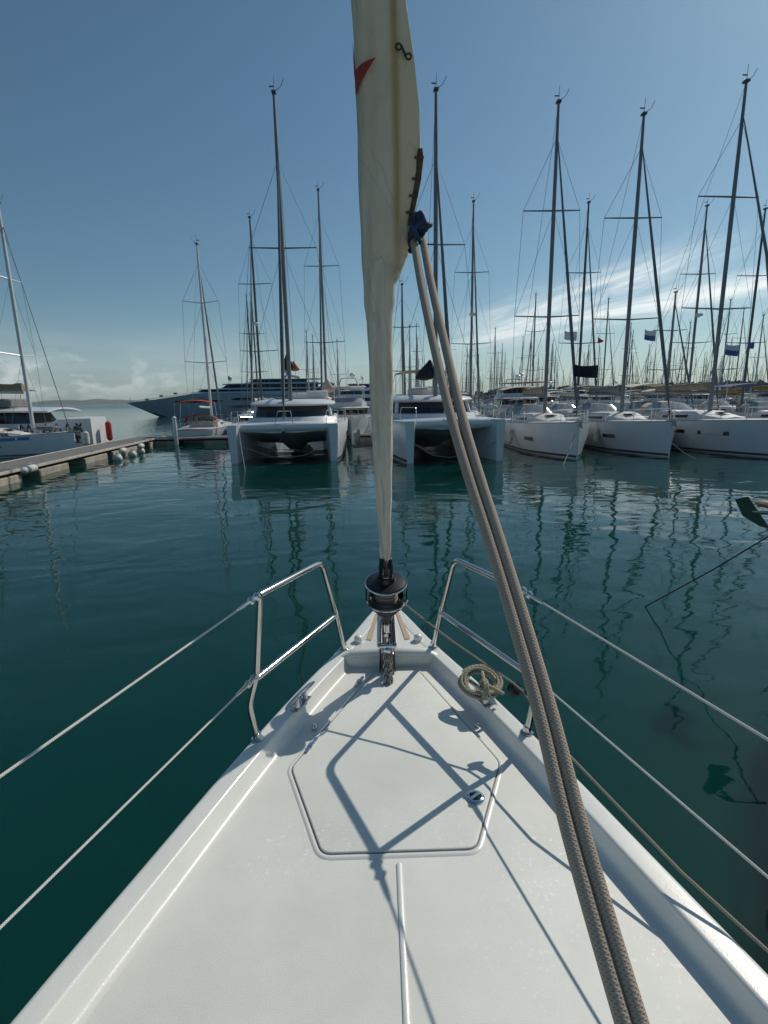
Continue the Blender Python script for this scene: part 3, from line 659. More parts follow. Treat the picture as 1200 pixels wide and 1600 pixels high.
# hull side opening plates, bow marks
# ------------------------------------------------------------------ second row and the boats in between
sloop('sloop', 'small sloop with a red bimini lying beyond the cross pontoon on the left', (-14.4, 49.2, 0), radians(183), L=9.5, B=3.7, fb=1.25, mast=15.3, my=3.6, cover=None, bimini=REDC, hood=REDC, hullm=GREYHULL, hwin=1, mm=ALUW)
motor_yacht('flybridge_motorboat', 'cream flybridge motorboat with boxy upper deck just left of the furled sail', (-1.9, 37.2, 0), radians(4), L=11, B=3.9, fb=1.5, superm=WHITE2, roofm=WHITE2)
for nm, lab, px_, py_, ym, cov, bim, mmat, rz_ in (
    ('sloop', 'sloop behind the left catamaran with a dark mast leaning just left of the tallest mast', 390, 340, 50, GREYC, BLUEC, ALUD, 0),
    ('sloop', 'sloop behind the cream motorboat, its grey mast between the tall mast and the furled sail', 497, 297, 47.5, BEIGE, GREYC, ALU, 0),
    ('sloop', 'sloop behind the right-hand catamaran with a thin mast just right of the ropes', 740, 315, 48, GREYC, BEIGE, ALU, 0),
    ('sloop', 'second-row sloop whose short mast leans between the two tallest near sloops on the right', 920, 317, 46, BEIGE, BEIGE, ALUD, 0),
    ('sloop', 'second-row sloop with beige cover, mast midway between the middle and rightmost sloops', 1105, 322, 46, TANC, BEIGE, ALU, 0),
    ('sloop', 'second-row sloop with ochre sail cover near the right picture edge', 1196, 327, 46.4, OCHRE, BEIGE, ALUD, 0),
    ('sloop', 'second-row sloop with blue covers half hidden behind the catamaran with the black cover', 628, 445, 46.5, BLUEC, BLUEC, ALU, 0),
    ('sloop', 'second-row sloop with beige canvas between the two nearest white sloops on the right', 1056, 457, 47, BEIGE, GREYC, ALU, 0)):
    tp = at(px_, py_, ym); x, y, mst = tp.x, ym-4.6, tp.z
    r_, g_ = sloop(nm, lab, (x, y, 0), radians(rz_), L=12, B=3.8, fb=1.45, mast=mst, my=4.6, cover=cov, bimini=bim, mm=mmat, anchor=False, hwin=0, hood=bim)
    if px_ in (390, 740, 1105):
        rd = MB(); rd.lathe([(.02, 0), (.26, .02), (.30, .12), (.26, .22), (.05, .26)], o=(0, 4.6-.42, mst*.52), n=14); rd.box((0, 4.6-.2, mst*.52-.03), (.12, .4, .05)); rd.build('radar_dome', WHITE, r_)
motor_yacht('motorboat', 'white sports motorboat with raked radar arch behind the right-hand catamaran', (5.6, 40.5, 0), radians(10), L=10, B=3.6, fb=1.5, levels=2)
motor_yacht('motorboat', 'grey hardtop motorboat with dark windows behind the first white sloop', (11.4, 41.5, 0), radians(-8), L=12, B=4.2, fb=1.9, levels=2, superm=GREYHULL, fly_open=False)
motor_yacht('motorboat', 'white motorboat with a tan upper canopy behind the middle and rightmost sloops', (21.8, 58, 0), radians(30), L=13, B=4.2, fb=1.9, levels=2, roofm=TANC)
motor_yacht('motorboat', 'low dark-windowed motorboat tucked between the left catamaran and the red bimini sloop', (-10.4, 36.8+3, 0), radians(-4), L=9, B=3.2, fb=1.1, levels=1, superm=WHITE2)
motor_yacht('motorboat', 'white cabin motorboat immediately behind the furled sail base', (1.4, 39.8, 0), radians(3), L=10, B=3.6, fb=1.3, levels=1)

# ------------------------------------------------------------------ far rows: three kinds, copied
def far_proto(kind):
    if kind == 'a': r, _ = sloop('distant_sloop', 'x', (0, 0, 0), 0, L=11, B=3.6, fb=1.35, mast=15.5, my=4.3, cover=BLUEC, bimini=BLUEC, hood=BLUEC, anchor=False, hwin=0, detail=False, furl=.07)
    if kind == 'b': r, _ = sloop('distant_sloop', 'x', (0, 0, 0), 0, L=12, B=3.8, fb=1.45, mast=17.5, my=4.6, cover=BEIGE, bimini=BEIGE, hood=BEIGE, anchor=False, hwin=0, detail=False, mm=ALUD)
    if kind == 'c': r, _ = sloop('distant_sloop', 'x', (0, 0, 0), 0, L=9.5, B=3.2, fb=1.2, mast=13, my=3.9, cover=GREYC, bimini=None, hood=GREYC, anchor=False, hwin=0, detail=False, mm=ALUW, spread=1)
    return r
protos = [far_proto(k) for k in 'abc']
index_kids()
flabel = {0: 'distant sloop with blue canvas in the crowded rows of masts along the right horizon', 1: 'distant sloop with beige canvas in the crowded rows of masts along the right horizon', 2: 'small distant sloop with grey canvas in the crowded rows of masts along the right horizon'}
rnd = random.Random(21); cnt = 0; used = [False]*3
spots = []
for Yr, px0, px1, step in ((74, 655, 1230, 120), (100, 640, 1220, 60), (135, 650, 1215, 34), (165, 655, 1215, 27), (190, 640, 1215, 21), (240, 660, 1210, 15), (300, 700, 1210, 13), (370, 720, 1205, 14)):
    p = px0
    while p < px1:
        x = at(p+rnd.uniform(-.2, .2)*step, 620, Yr).x; spots.append((x, Yr+rnd.uniform(-2, 2), rnd.choice((0, 1, 2, 1)), rnd.uniform(-.05, .05)+(pi if rnd.random() < .4 else 0)))
        p += step*rnd.uniform(.75, 1.35)
for p in (384, 392, 478, 488, 527): spots.append((at(p, 620, 78).x, 78, 1 if p < 400 else 2, 0))
for x, y, k, a in spots:
    o = protos[k] if not used[k] else copy_tree(protos[k]); used[k] = True
    o.location = (x, y, 0); o.rotation_euler.z = a; s = rnd.uniform(.8, 1.05); o.scale = (s, s, s)
    o['label'] = flabel[k]; o['group'] = ('distant sloops with blue canvas', 'distant sloops with beige canvas', 'small distant sloops with grey canvas')[k]
mp_ = motor_yacht('distant_motorboat', 'x', (0, 0, 0), 0, L=13, B=4.3, fb=1.8, levels=2, fly_open=False)
index_kids(); first = True
for p, Yr, a in ((752, 95, .5), (792, 70, -.9), (826, 90, -1.2), (925, 72, -.7), (968, 110, 1.1), (1068, 64, -.8), (1120, 92, 1.0), (1165, 75, -1.2), (700, 130, .8), (1010, 140, -1)):
    o = mp_ if first else copy_tree(mp_); first = False
    o.location = (at(p, 620, Yr).x, Yr, 0); o.rotation_euler.z = a
    o['label'] = 'distant white motorboat with dark windows among the far sailing boats'; o['group'] = 'distant white motorboats'

# piers between the rows
def pier(loc, L, W, rz, label, z=.5, floats=None, name='pontoon'):
    r = empty(name, loc, rz, label, 'pontoon')
    b = MB(); n = int(L/.14) if L < 40 else 0
    if n:
        for i in range(n): b.box((0, .07+i*.14, z-.02), (W-.24, .132, .04))
    else: b.box((0, L/2, z-.02), (W-.24, L, .04))
    b.build('deck_boards', PLANK, r, smooth=False)
    e = MB()
    for sx in (-1, 1): e.box((sx*(W/2-.06), L/2, z-.035), (.12, L, .12), bev=.015)
    e.build('edge_beam', DOCKE, r)
    e = MB(); e.box((0, L/2, z-.16), (W-.4, L-.1, .14)); e.build('frame_beam', DARKMATT, r)
    for i in range(int(L/6)):
        c_ = MB()
        yy = 2.5+i*6; c_.tube([(W/2-.07, yy-.16, z+.13), (W/2-.07, yy, z+.12), (W/2-.07, yy+.16, z+.13)], .02, 6); c_.tube([(W/2-.07, yy-.05, z+.02), (W/2-.07, yy-.04, z+.12)], .02, 6); c_.tube([(W/2-.07, yy+.05, z+.02), (W/2-.07, yy+.04, z+.12)], .02, 6); c_.build('cleat', DULLMETAL, r)
    for a, l_ in (floats or [(i*5+1.2, 2.6) for i in range(int(L/5))]):
        f = MB(); f.box((0, a+l_/2, z-.09-.27-.14), (W-.12, l_, .56), bev=.04); f.build('float', CONC, r)
    return r
A0 = Vector((-15.3, 16.0)); 
pier((-14.9, 13.5, 0), 27.5, 2.3, radians(5.5), 'long grey pontoon with concrete floats running away along the left side', floats=[(2.0, 2.6), (5.0, 2.8), (9.2, 2.6), (13.6, 2.8), (17.2, 1.2), (19.0, 2.2), (23.6, 3.0)])
pier((-10.6, 38.9, 0), 6.2, 1.6, radians(90), 'short cross pontoon in front of the sloop with the red bimini', floats=[(0.4, 1.6), (4.0, 1.6)])
pier((42, 38.9, 0), 45, 1.8, radians(90), 'long pontoon hidden behind the row of moored boats')
# white pile at the corner
p = MB(); p.lathe([(.13, -1), (.13, 1.85), (.15, 1.87), (.15, 1.95), (.05, 2.05)], n=14); q = at(274, 690, 37.6)
pl = p.build('mooring_pile', ALUW, loc=(q.x, 37.8, 0)); tag(pl, 'white round mooring pile at the corner of the two left pontoons', 'pile')

# fenders along the left pontoon
def fender(L=.7, r=.13, vert=False, nm='fender'):
    mb = MB(); pr = [(.02, -L/2-.05), (.04, -L/2-.04), (r*.6, -L/2), (r*.95, -L/2+.07), (r, -L/2+.16), (r, L/2-.16), (r*.95, L/2-.07), (r*.6, L/2), (.04, L/2+.04), (.03, L/2+.07)]
    mb.lathe(pr, axis=(0, 0, 1) if vert else (0.0, 1, 0), n=14); return mb
for k, (px, py, z, L, lab) in enumerate(((45, 733, .42, 1.0, 'large white fender lying along the near end of the left pontoon'), (192, 704, .44, .6, 'white fender on the left pontoon edge above a round buoy'), (220, 697, .44, .6, 'white fender nearest the far end of the left pontoon'))):
    q = atz(px, py, z); o = fender(L, .16).build('fender', FEND, loc=q); o.rotation_euler.z = radians(5.5); tag(o, lab, 'fender', 'fenders on the left pontoon')
for k, (px, py, lab) in enumerate(((184, 716, 'round cream buoy low under the left pontoon, nearest of three'), (207, 710, 'round cream buoy under the left pontoon, middle of three'), (220, 705, 'round cream buoy under the left pontoon, farthest of three'))):
    q = atz(px, py, .12); mb = MB(); mb.ball((0, 0, 0), .24, 16, (1, 1, .95)); mb.lathe([(.06, .2), (.07, .3), (.03, .32)], n=8)
    o = mb.build('buoy', FEND, loc=q); tag(o, lab, 'buoy', 'round buoys under the left pontoon')

# ------------------------------------------------------------------ left boats
r, rg = sloop('sloop', 'white sloop with blue stripe seen side-on behind the left pontoon, tan boom cover', (at(118, 690, 32.4).x, 32.4, 0), radians(86), L=11.5, B=3.6, fb=1.35, mast=14.1, my=2.55, cover=TANC, bimini=GREYC, hood=BLUEC, mm=ALUW, hwin=0, stripe=NAVY, furl=.02, boomz=3.75)
bs = MB()
for sx in (-1, 1):
    rr = []
    for y in [2.0+.5*i for i in range(14)]:
        z, b = deck_z(rg, y); rr.append([Vector((sx*(b*.99+.016), y, z-.26)), Vector((sx*(b+.014), y, z-.08))])
    bs.loft(rr, closed=False, cap=False)
bs.build('hull_stripe', mat('stripe_blue', (.08, .20, .45), .4), r)
for k in range(3):
    y = 2.6+1.7*k; z, b = deck_z(rg, y)
    f = MB(); f.box((-b-.01, y+.35, z-.16), (.05, .8, .15), bev=.02); f.build('porthole', WHITE, r); g = MB(); g.box((-b-.022, y+.35, z-.16), (.05, .55, .08), bev=.015); g.build('porthole_glass', GLASSD, r)
# dolphin-like dark sign on the bow
# stanchion clutter and a rolled dinghy on the side-on sloop
e = MB(); e.loft([[Vector((cos(a)*.30*s_, y, 1.62+sin(a)*.16*s_)) for a in [2*pi*k/10 for k in range(10)]] for y, s_ in ((.9, .3), (1.1, .9), (1.8, 1), (2.2, .8), (2.35, .3))]); e.build('stowed_dinghy', GREYC, r)
e = MB()
for k in range(5):
    y = 3.3+k*1.25; z_, b_ = deck_z(rg, y); e.box((-b_+.25, y, z_+.12), (.22, .5, .2), bev=.04)
    e.tube([(-b_+.1, y+.4, z_), (-b_+.1, y+.4, z_+.9), (-b_+.5, y+.9, z_+.9)], .02, 5)
e.build('deck_gear', GREYC, r)
e = MB(); z, b = deck_z(rg, 4.0)
e.tube([(-b*.97-.02, 3.4, .62), (-b*.97-.03, 3.75, .74), (-b*.97-.05, 4.15, .60), (-b*.97-.05, 4.5, .66)], [.02, .07, .05, .01], 6)
e.tube([(-b*.97-.03, 3.95, .70), (-b*.97-.03, 3.85, .92), (-b*.97-.03, 3.7, .98)], [.05, .03, .01], 6); e.build('bow_emblem', NAVY, r)

# power boat behind, white side with zigzag mark
r = empty('motor_catamaran', (-19.35, 37.0, 0), radians(86), 'white motor catamaran behind the side-on sloop, black zigzag marks on its tall side', 'motorboat')
mb = MB(); rings = []
for i in range(13):
    t = i/12; y = 11*t; b = .9+.9*min(1, t*4); h = 2.05 if y < 2.7 else (1.35 if y > 3.6 else 1.5)
    rings.append([Vector((-b, y, h)), Vector((-b*1.0, y, .25)), Vector((-b*.8, y, -.4)), Vector((b*.8, y, -.4)), Vector((b, y, .25)), Vector((b, y, h)), Vector((b*.9, y, h+.08)), Vector((-b*.9, y, h+.08))])
mb.loft(rings); hu = mb.build('hull', WHITE, r, ang=40)
s = MB(); s.box((1.81, 6.2, .36), (.03, 9.2, .3)); s.box((-1.81, 6.2, .36), (.03, 9.2, .3)); s.build('boot_stripe', NAVY, hu)
def side_x(y): return .9+.9*min(1, y/11*4)
z = MB()
for c0 in (.55, 1.15, 1.75, 2.35, 3.5, 4.0):
    zz = [(c0, 1.25), (c0+.22, 1.75), (c0+.40, 1.2)] if c0 != .55 else [(c0, 1.2), (c0+.30, 1.75)]
    z.tube([(-side_x(y)-.03, y, h) for y, h in zz], .06, 5)
z.tube([(-side_x(.55)-.03, .55, 1.75), (-side_x(.85)-.03, .85, 1.2)], .06, 5); z.build('zigzag_mark', BLACK, hu)
s = MB(); s.loft([[Vector((-1.5, 3.4, 1.35)), Vector((1.5, 3.4, 1.35)), Vector((1.6, 10.6, 1.35)), Vector((-1.6, 10.6, 1.35))], [Vector((-1.4, 3.8, 1.8)), Vector((1.4, 3.8, 1.8)), Vector((1.5, 10.4, 1.8)), Vector((-1.5, 10.4, 1.8))]]); cab = s.build('cabin', GREYHULL, r, smooth=False)
s = MB(); s.loft([[Vector((-1.38, 3.85, 1.8)), Vector((1.38, 3.85, 1.8)), Vector((1.48, 10.3, 1.8)), Vector((-1.48, 10.3, 1.8))], [Vector((-1.2, 4.3, 2.62)), Vector((1.2, 4.3, 2.62)), Vector((1.4, 10.3, 2.62)), Vector((-1.4, 10.3, 2.62))]]); s.build('window', GLASSD, cab, smooth=False)
s = MB(); arch_canopy(s, 2.3, 11, 2.66, 1.75, .22, tz=.1); s.build('roof', WHITE, cab)
s = MB(); s.box((0, 6.2, 3.15), (2.0, 1.6, .6), bev=.1); s.build('helm_console', GREYC, r)
s = MB(); arch_canopy(s, 5.2, 11, 4.1, 1.5, .16, tz=.08); bi = s.build('bimini', GREYHULL, r)
s = MB()
for sx in (-1, 1):
    for y in (6.6, 8.6, 10.7): s.tube([(sx*1.4, y, 2.7), (sx*1.4, y-.3, 4.1)], .03, 5)
s.build('bimini_frame', ALUW, bi)
q = at(170, 672, 37.2); o = fender(1.25, .2, True).build('fender', mat('red_vinyl', (.45, .03, .03), .4, var=.2, vscale=5), loc=(q.x, 37.2, 1.15)); tag(o, 'tall red cylindrical fender at the corner of the zigzag-marked hull', 'fender')
# dark outboard and white sacks on the pontoon
q = atz(123, 694, .5)
r = empty('outboard_motor', (q.x, q.y, .5), .4, 'black outboard motor standing on the left pontoon beside white fenders', 'outboard motor')
s = MB(); s.box((0, 0, .95), (.34, .55, .42), bev=.09); s.build('cowling', BLACK, r); s = MB(); s.box((0, .02, .45), (.14, .2, .7), bev=.03); s.box((0, .02, .12), (.3, .4, .05)); s.box((0, -.2, .6), (.4, .16, .5), bev=.03); s.build('leg', DARKC, r)
for px, lab in ((104, 'white fender on end on the left pontoon, left of the black outboard'), (136, 'white fender on end on the left pontoon, right of the black outboard')):
    q = atz(px, 696, .5); o = fender(.8, .2, True).build('fender', FEND, loc=(q.x, q.y, .5+.44)); tag(o, lab, 'fender')
q = atz(160, 686, .5); mb = MB(); mb.loft([[Vector((cos(a)*.28*s_, y, .2+sin(a)*.2*s_)) for a in [2*pi*k/10 for k in range(10)]] for y, s_ in ((-1.4, .3), (-1.2, .9), (-.4, 1), (.5, .95), (1.2, .8), (1.45, .3))])
o = mb.build('rolled_cover', FEND, loc=(q.x, q.y, .5)); o.rotation_euler.z = radians(8); tag(o, 'long pale rolled cover lying on the far part of the left pontoon', 'cover')

# boats at the far left edge for masts and shapes behind
sloop('sloop', 'dark-masted sloop at the far left picture edge behind the tan boom cover', (-25.5, 36.5, 0), radians(60), L=11, B=3.6, fb=1.3, mast=11.5, my=4.2, cover=TANC, bimini=BLUEC, mm=ALUD, hwin=0)

# ------------------------------------------------------------------ superyacht
r = empty('superyacht', (-54.2, 116, 0), radians(-75), 'long pale blue-grey superyacht with stepped decks and radar domes behind the left boats', 'yacht')
r.scale = (.9, .84, .84); L = 62; mb = MB(); rings = []
for i in range(25):
    t = (i/24)**1.5; y = t*L; b = max(.04, 5.0*(1-(1-min(1, t/.5))**2.0)); h = 3.7+2.0*min(1, t/.27)**1.2-1.6*max(0, (t-.45)/.55)
    tip = 9.5*(1-min(1, t/.30))**1.25
    wl_ = max(.02, b*.78*min(1, max(0, (t-.02)/.2)))
    rings.append([Vector((-b, y, h)), Vector((-b*.8, y+tip*.45, h*.5)), Vector((-wl_, y+tip, .0)), Vector((-wl_*.7, y+tip, -1)), Vector((wl_*.7, y+tip, -1)), Vector((wl_, y+tip, .0)), Vector((b*.8, y+tip*.45, h*.5)), Vector((b, y, h))])
mb.loft(rings); hu = mb.build('hull', MEGA, r, ang=50)
def mega_half(y, z):
    t = y/L; b = max(.04, 5.0*(1-(1-min(1, t/.5))**2.0)); h = 3.7+2.0*min(1, t/.27)**1.2-1.6*max(0, (t-.45)/.55); f = z/h
    return b*(.8+.2*(f-.5)/.5) if f > .5 else b*.8
for (a, b_, z) in ((11.5, 24, 3.75), (26, 32, 4.1), (25, 37, 2.2)):
    for sx in (-1, 1):
        s = MB(); n_ = 10; rr = []
        for i in range(n_+1):
            t = i/n_; y = a+(b_-a)*t; e = sin(pi*min(1, max(0.02, t*.98+.01)))**.5; zt, zb_ = z+.38*e, z-.30*e
            y2 = y+9.5*(1-min(1, (y/L)/.30))**1.25*.1
            rr.append([Vector((sx*(mega_half(y, zt)+.05), y2, zt)), Vector((sx*(mega_half(y, zb_)+.05), y2, zb_)), Vector((sx*(mega_half(y, zb_)-.3), y2, zb_)), Vector((sx*(mega_half(y, zt)-.3), y2, zt))])
        s.loft(rr); s.build('hull_window', GLASSD, hu)
def slab(y0, y1, z0, z1, hw0, hw1, nose, rear=0):
    s = MB(); lay = []
    for z, k, hw in ((z0, 0, hw0), (z1, 1, hw1)):
        lay.append([Vector((-hw*.25, y0+nose*k, z)), Vector((hw*.25, y0+nose*k, z)), Vector((hw*.8, y0+nose*k+1.6, z)), Vector((hw, y0+nose*k+4, z)), Vector((hw, y1-rear*k, z)), Vector((-hw, y1-rear*k, z)), Vector((-hw, y0+nose*k+4, z)), Vector((-hw*.8, y0+nose*k+1.6, z))])
    s.loft(lay); return s
for nm, a in (('main_deck', (14, 56, 5.0, 6.1, 4.3, 4.1, 2.5)), ('upper_deck', (22, 52, 6.6, 7.0, 4.0, 3.9, .9)), ('bridge_deck', (29, 49, 8.0, 8.4, 3.5, 3.4, .9))):
    par = slab(*a).build(nm, MEGA, r, ang=30)
    y0, y1, z0, z1, h0, h1, no = a; wz = {'main_deck': .7, 'upper_deck': 1.15, 'bridge_deck': .9}[nm]
    if wz:
        slab(y0+no+.6, y1-3, z1, z1+wz*.78, h1*.95, h1*.88, 1.6).build('window', GLASSD, par, ang=30)
        slab(y0+no+1.0, y1+1, z1+wz*.78, z1+wz*1.0, h1*.99, h1*.97, .2).build('roof', MEGA, par, ang=30)
s = MB(); s.tube([(-2.6, 40, 9.0), (-2.2, 41, 10.4), (2.2, 41, 10.4), (2.6, 40, 9.0)], .35, 8, flat=.5); s.tube([(0, 41, 10.4), (0, 41.6, 12.3)], .15, 6); s.box((0, 41, 11.0), (4.2, .3, .15)); s.build('radar_mast', MEGA, r)
for x, y, z in ((-1.7, 41, 11.6), (1.7, 41, 11.6), (0, 26, 9.6)):
    s = MB(); s.ball((x, y, z), .6, 12, (1, 1, 1.1)); s.tube([(x, y, z-1.1), (x, y, z-.3)], .12, 6); s.build('radar_dome', MEGA, r)
s = MB()
for y, zz in ((5, 4.5), (8.5, 5.3), (12, 5.9)): s.box((0, y, zz), (.8, .9, .5), bev=.1)
s.tube([(0, 1, 3.8), (0, 1, 5.0)], .05, 5); s.build('deck_gear', GREYC, r)
s = MB()
for sx in (-1, 1):
    pts = []
    for rr_ in rings[1:12]: pts.append(Vector((rr_[0].x*-sx*.97 if False else sx*abs(rr_[0].x)*.97, rr_[0].y, rr_[0].z+.35)))
    s.tube(pts, .03, 4)
    for q in pts: s.tube([q, q-Vector((0, 0, .4))], .02, 4)
s.build('guard_rail', STEEL, r)
o = tag(motor_yacht('motorboat', 'white wheelhouse boat lying between the superyacht and the left catamaran mast', (-11.6, 84, 0), radians(-60), L=16, B=4.8, fb=2.2, levels=3, fly_open=False))

# ------------------------------------------------------------------ flags and covers
def flag(name, px, py, Y, wpx, hpx, m, label, pole=None, m2=None, ang=0.2, tri=False):
    """cloth hung in the rigging, real thickness and waves"""
    c = at(px, py, Y); k = Y/FPX*1.05; W, H = wpx*k, hpx*k
    mb = MB(); n = 14; up = []
    rings = []
    for i in range(n+1):
        t = i/n; y = .16*sin(t*7)*W*.5; hh = H/2*(1-t*.97) if tri else H/2*(1-.06*sin(t*5))
        dz = -.10*H*sin(t*pi) - (.15*H*t)
        rings.append([Vector((t*W, y-.012, hh+dz)), Vector((t*W, y-.012-.03, dz)), Vector((t*W, y-.012, -hh+dz)), Vector((t*W, y+.012, -hh+dz)), Vector((t*W, y+.012-.03, dz)), Vector((t*W, y+.012, hh+dz))])
    mb.loft(rings); 
    if m2:
        for fi, f in enumerate(mb.f[:-2]):
            if fi % 6 in (1, 4, 3): mb.m[fi] = 1
    o = mb.build(name, [m, m2] if m2 else m, loc=c); o.rotation_euler.z = ang; return tag(o, label, 'flag')
flag('banner', 896, 578, 25.6, 38, 17, DARKC, 'black banner flying between the first and middle right-hand sloops', ang=.1)
flag('pennant', 934, 531, 41, 10, 9, REDC, 'small red pennant above the middle right-hand sloop', tri=True)
flag('flag', 1007, 522, 41, 19, 14, FLAGW, 'white and blue flag flapping right of the middle sloop mast', m2=FLAGB)
flag('flag', 1133, 545, 27, 24, 15, FLAGW, 'white and blue flag flying beside the tallest mast on the right', m2=FLAGB)
flag('flag', 882, 523, 41, 20, 12, FLAGW, 'pale flag in the rigging of the first right-hand sloop', m2=FLAGW)
flag('flag', 1168, 538, 41, 12, 9, FLAGB, 'small blue flag near the right picture edge')
def draped(name, px, py, Y, w, h, d, m, label, cat, skew=0.0, seed=1):
    c = at(px, py, Y); mb = MB(); rings = []
    for i in range(11):
        t = i/10; rr = [.08, .22, .36, .5, .64, .78, .9, 1, 1.0, .86, .3][i]; z = h*(1-t)
        rings.append([Vector((cos(a)*w/2*rr*(1+.22*noise.noise(Vector((cos(a)*1.5+seed, sin(a)*1.5, t*3))))-skew*t*w, sin(a)*d/2*rr, z+.1*h*noise.noise(Vector((a, t*2, seed)))*(1 if i > 5 else 0))) for a in [2*pi*k/16 for k in range(16)]])
    mb.loft(rings); o = mb.build(name, m, loc=c); return tag(o, label, cat)
draped('bunched_sail_bag', 672, 594, 29, 1.05, 1.05, .5, DARKC, 'black sail bag bunched at the mast of the right-hand catamaran', 'sail bag', .28, 2)
draped('bunched_flag', 449, 578, 30.4, .62, .85, .35, DARKC, 'dark flag bunched against the mast of the left catamaran', 'flag', -.1, 5)
draped('orange_cloth', 459, 580, 30.6, .45, .55, .3, ORANGEC, 'orange and cream cloth hanging beside the left catamaran mast', 'cloth', -.2, 7)
draped('folded_cloth', 511, 614, 38, .9, 1.0, .5, mat('pink_cream_cloth', (.55, .42, .34), .85, var=.25, vscale=4), 'cream cloth bunched at a mast just left of the cream motorboat', 'cloth', -.1, 9)

# ------------------------------------------------------------------ fenders between moored boats
k = 0
for x, y, z, lab in ((-1.35, 29.2, .85, 'white fender hanging on the right side of the left catamaran, forward one'), (-1.25, 31.6, .85, 'white fender hanging on the right side of the left catamaran, aft one'),
                     (7.35, 29.5, .8, 'white fender between the right-hand catamaran and the first sloop'), (11.4, 29.2, .8, 'white fender hanging on the right side of the first right-hand sloop'),
                     (11.85, 28.7, .8, 'white fender on the left side of the middle right-hand sloop'), (16.55, 27.6, .75, 'left of two white fenders on the bow quarter of the rightmost sloop'), (16.95, 26.8, .75, 'right of two white fenders on the bow quarter of the rightmost sloop')):
    o = fender(.75, .14, True).build('fender', FEND, loc=(x, y, z)); s = MB(); s.tube([(0, 0, .42), (0.02, 0, .95)], .012, 5); s.build('lanyard', SHEET, o); tag(o, lab, 'fender', 'white fenders between the moored boats')

exec_own = True
# ================================================================== our own boat
own = empty('own_sailing_yacht', (.03, 0, 0), 0, 'white foredeck and bow of the sailing yacht we stand on, with steel pulpits', 'sailing yacht')
ZD = 1.6
WT_ = [(-9, 1.72), (-7, 1.92), (-5, 2.0), (-3, 1.84), (-1.5, 1.56), (0, 1.17), (.6, .98), (1.0, .865), (1.3, .768), (1.6, .675), (1.9, .575), (2.2, .468), (2.45, .37), (2.65, .285), (2.85, .215), (3.05, .15), (3.18, .10), (3.27, .055), (3.30, .02)]
wt_y = [a for a, _ in WT_]
def hw(y):
    # smooth the table
    return (sum(lerp_tab(WT_, y+d)*k for d, k in ((-.12, .25), (0, .5), (.12, .25))) if y < 2.9 else lerp_tab(WT_, y))*.993
st = [-9, -7.5, -6, -4.5, -3, -2, -1, -.4]+[i*.1 for i in range(0, 33)]+[3.25, 3.29]
st = sorted(set(round(s_, 3) for s_ in st))
prof = [(0.0, -.20), (0.002, -.02), (-.001, .040), (-.005, .054), (-.012, .061), (-.022, .064), (-.026, .0643), (-.074, .0643), (-.078, .064), (-.083, .0625), (-.086, .059), (-.088, .055), (-.100, .026), (-.103, .019), (-.110, .008), (-.119, .002), (-.132, 0.0)]
mb = MB(); rings = []
for y in st:
    w_ = hw(y); half = []
    sc = min(1, w_/.16)
    for dx, dz in prof: half.append((max(.004, w_+dx*sc), ZD+dz))
    rings.append([Vector((-x, y, z)) for x, z in half]+[Vector((x, y, z)) for x, z in half[::-1]])
# topsides below, tumbling in towards the waterline; plumb stem
mb.loft(rings, closed=False, cap=False)
dk = mb.build('deck', [GEL], own, ang=60)
# paint panel of non-skid laid 3 mm above the moulding
ns = MB(); rr = []
for y in [s_ for s_ in st if s_ < 2.55]:
    w_ = hw(y)-.136; w_ = max(w_, .05); rr.append([Vector((-w_, y, ZD+.0012)), Vector((-w_+.012, y, ZD+.0028)), Vector((0, y, ZD+.0028)), Vector((w_-.012, y, ZD+.0028)), Vector((w_, y, ZD+.0012))])
ns.loft(rr, closed=False, cap=False); ns.build('nonskid_panel', DECK, own)
mb = MB(); rings = []
for y in st:
    w_ = hw(y); ys_ = min(y, 3.2-.0) ; 
    sec = [(w_, ZD-.19, y), (w_*.985, 1.0, y-.03*(y > 3)), (w_*.93, .5, y-.05*(y > 3)), (w_*.84, .05, y-.08*(y > 3)), (w_*.55, -.5, y-.1), (0.01, -.8, y-.15)]
    rings.append([Vector((-x, q, z)) for x, z, q in sec]+[Vector((x, q, z)) for x, z, q in sec[::-1]])
mb.loft(rings, closed=False, cap=False)
b = len(mb.v); mb.f.append([i for i in range(12)]); mb.m.append(0)
mb.f.append([b-12+i for i in range(12)][::-1]); mb.m.append(0)
mb.build('hull', GEL, own, ang=50)
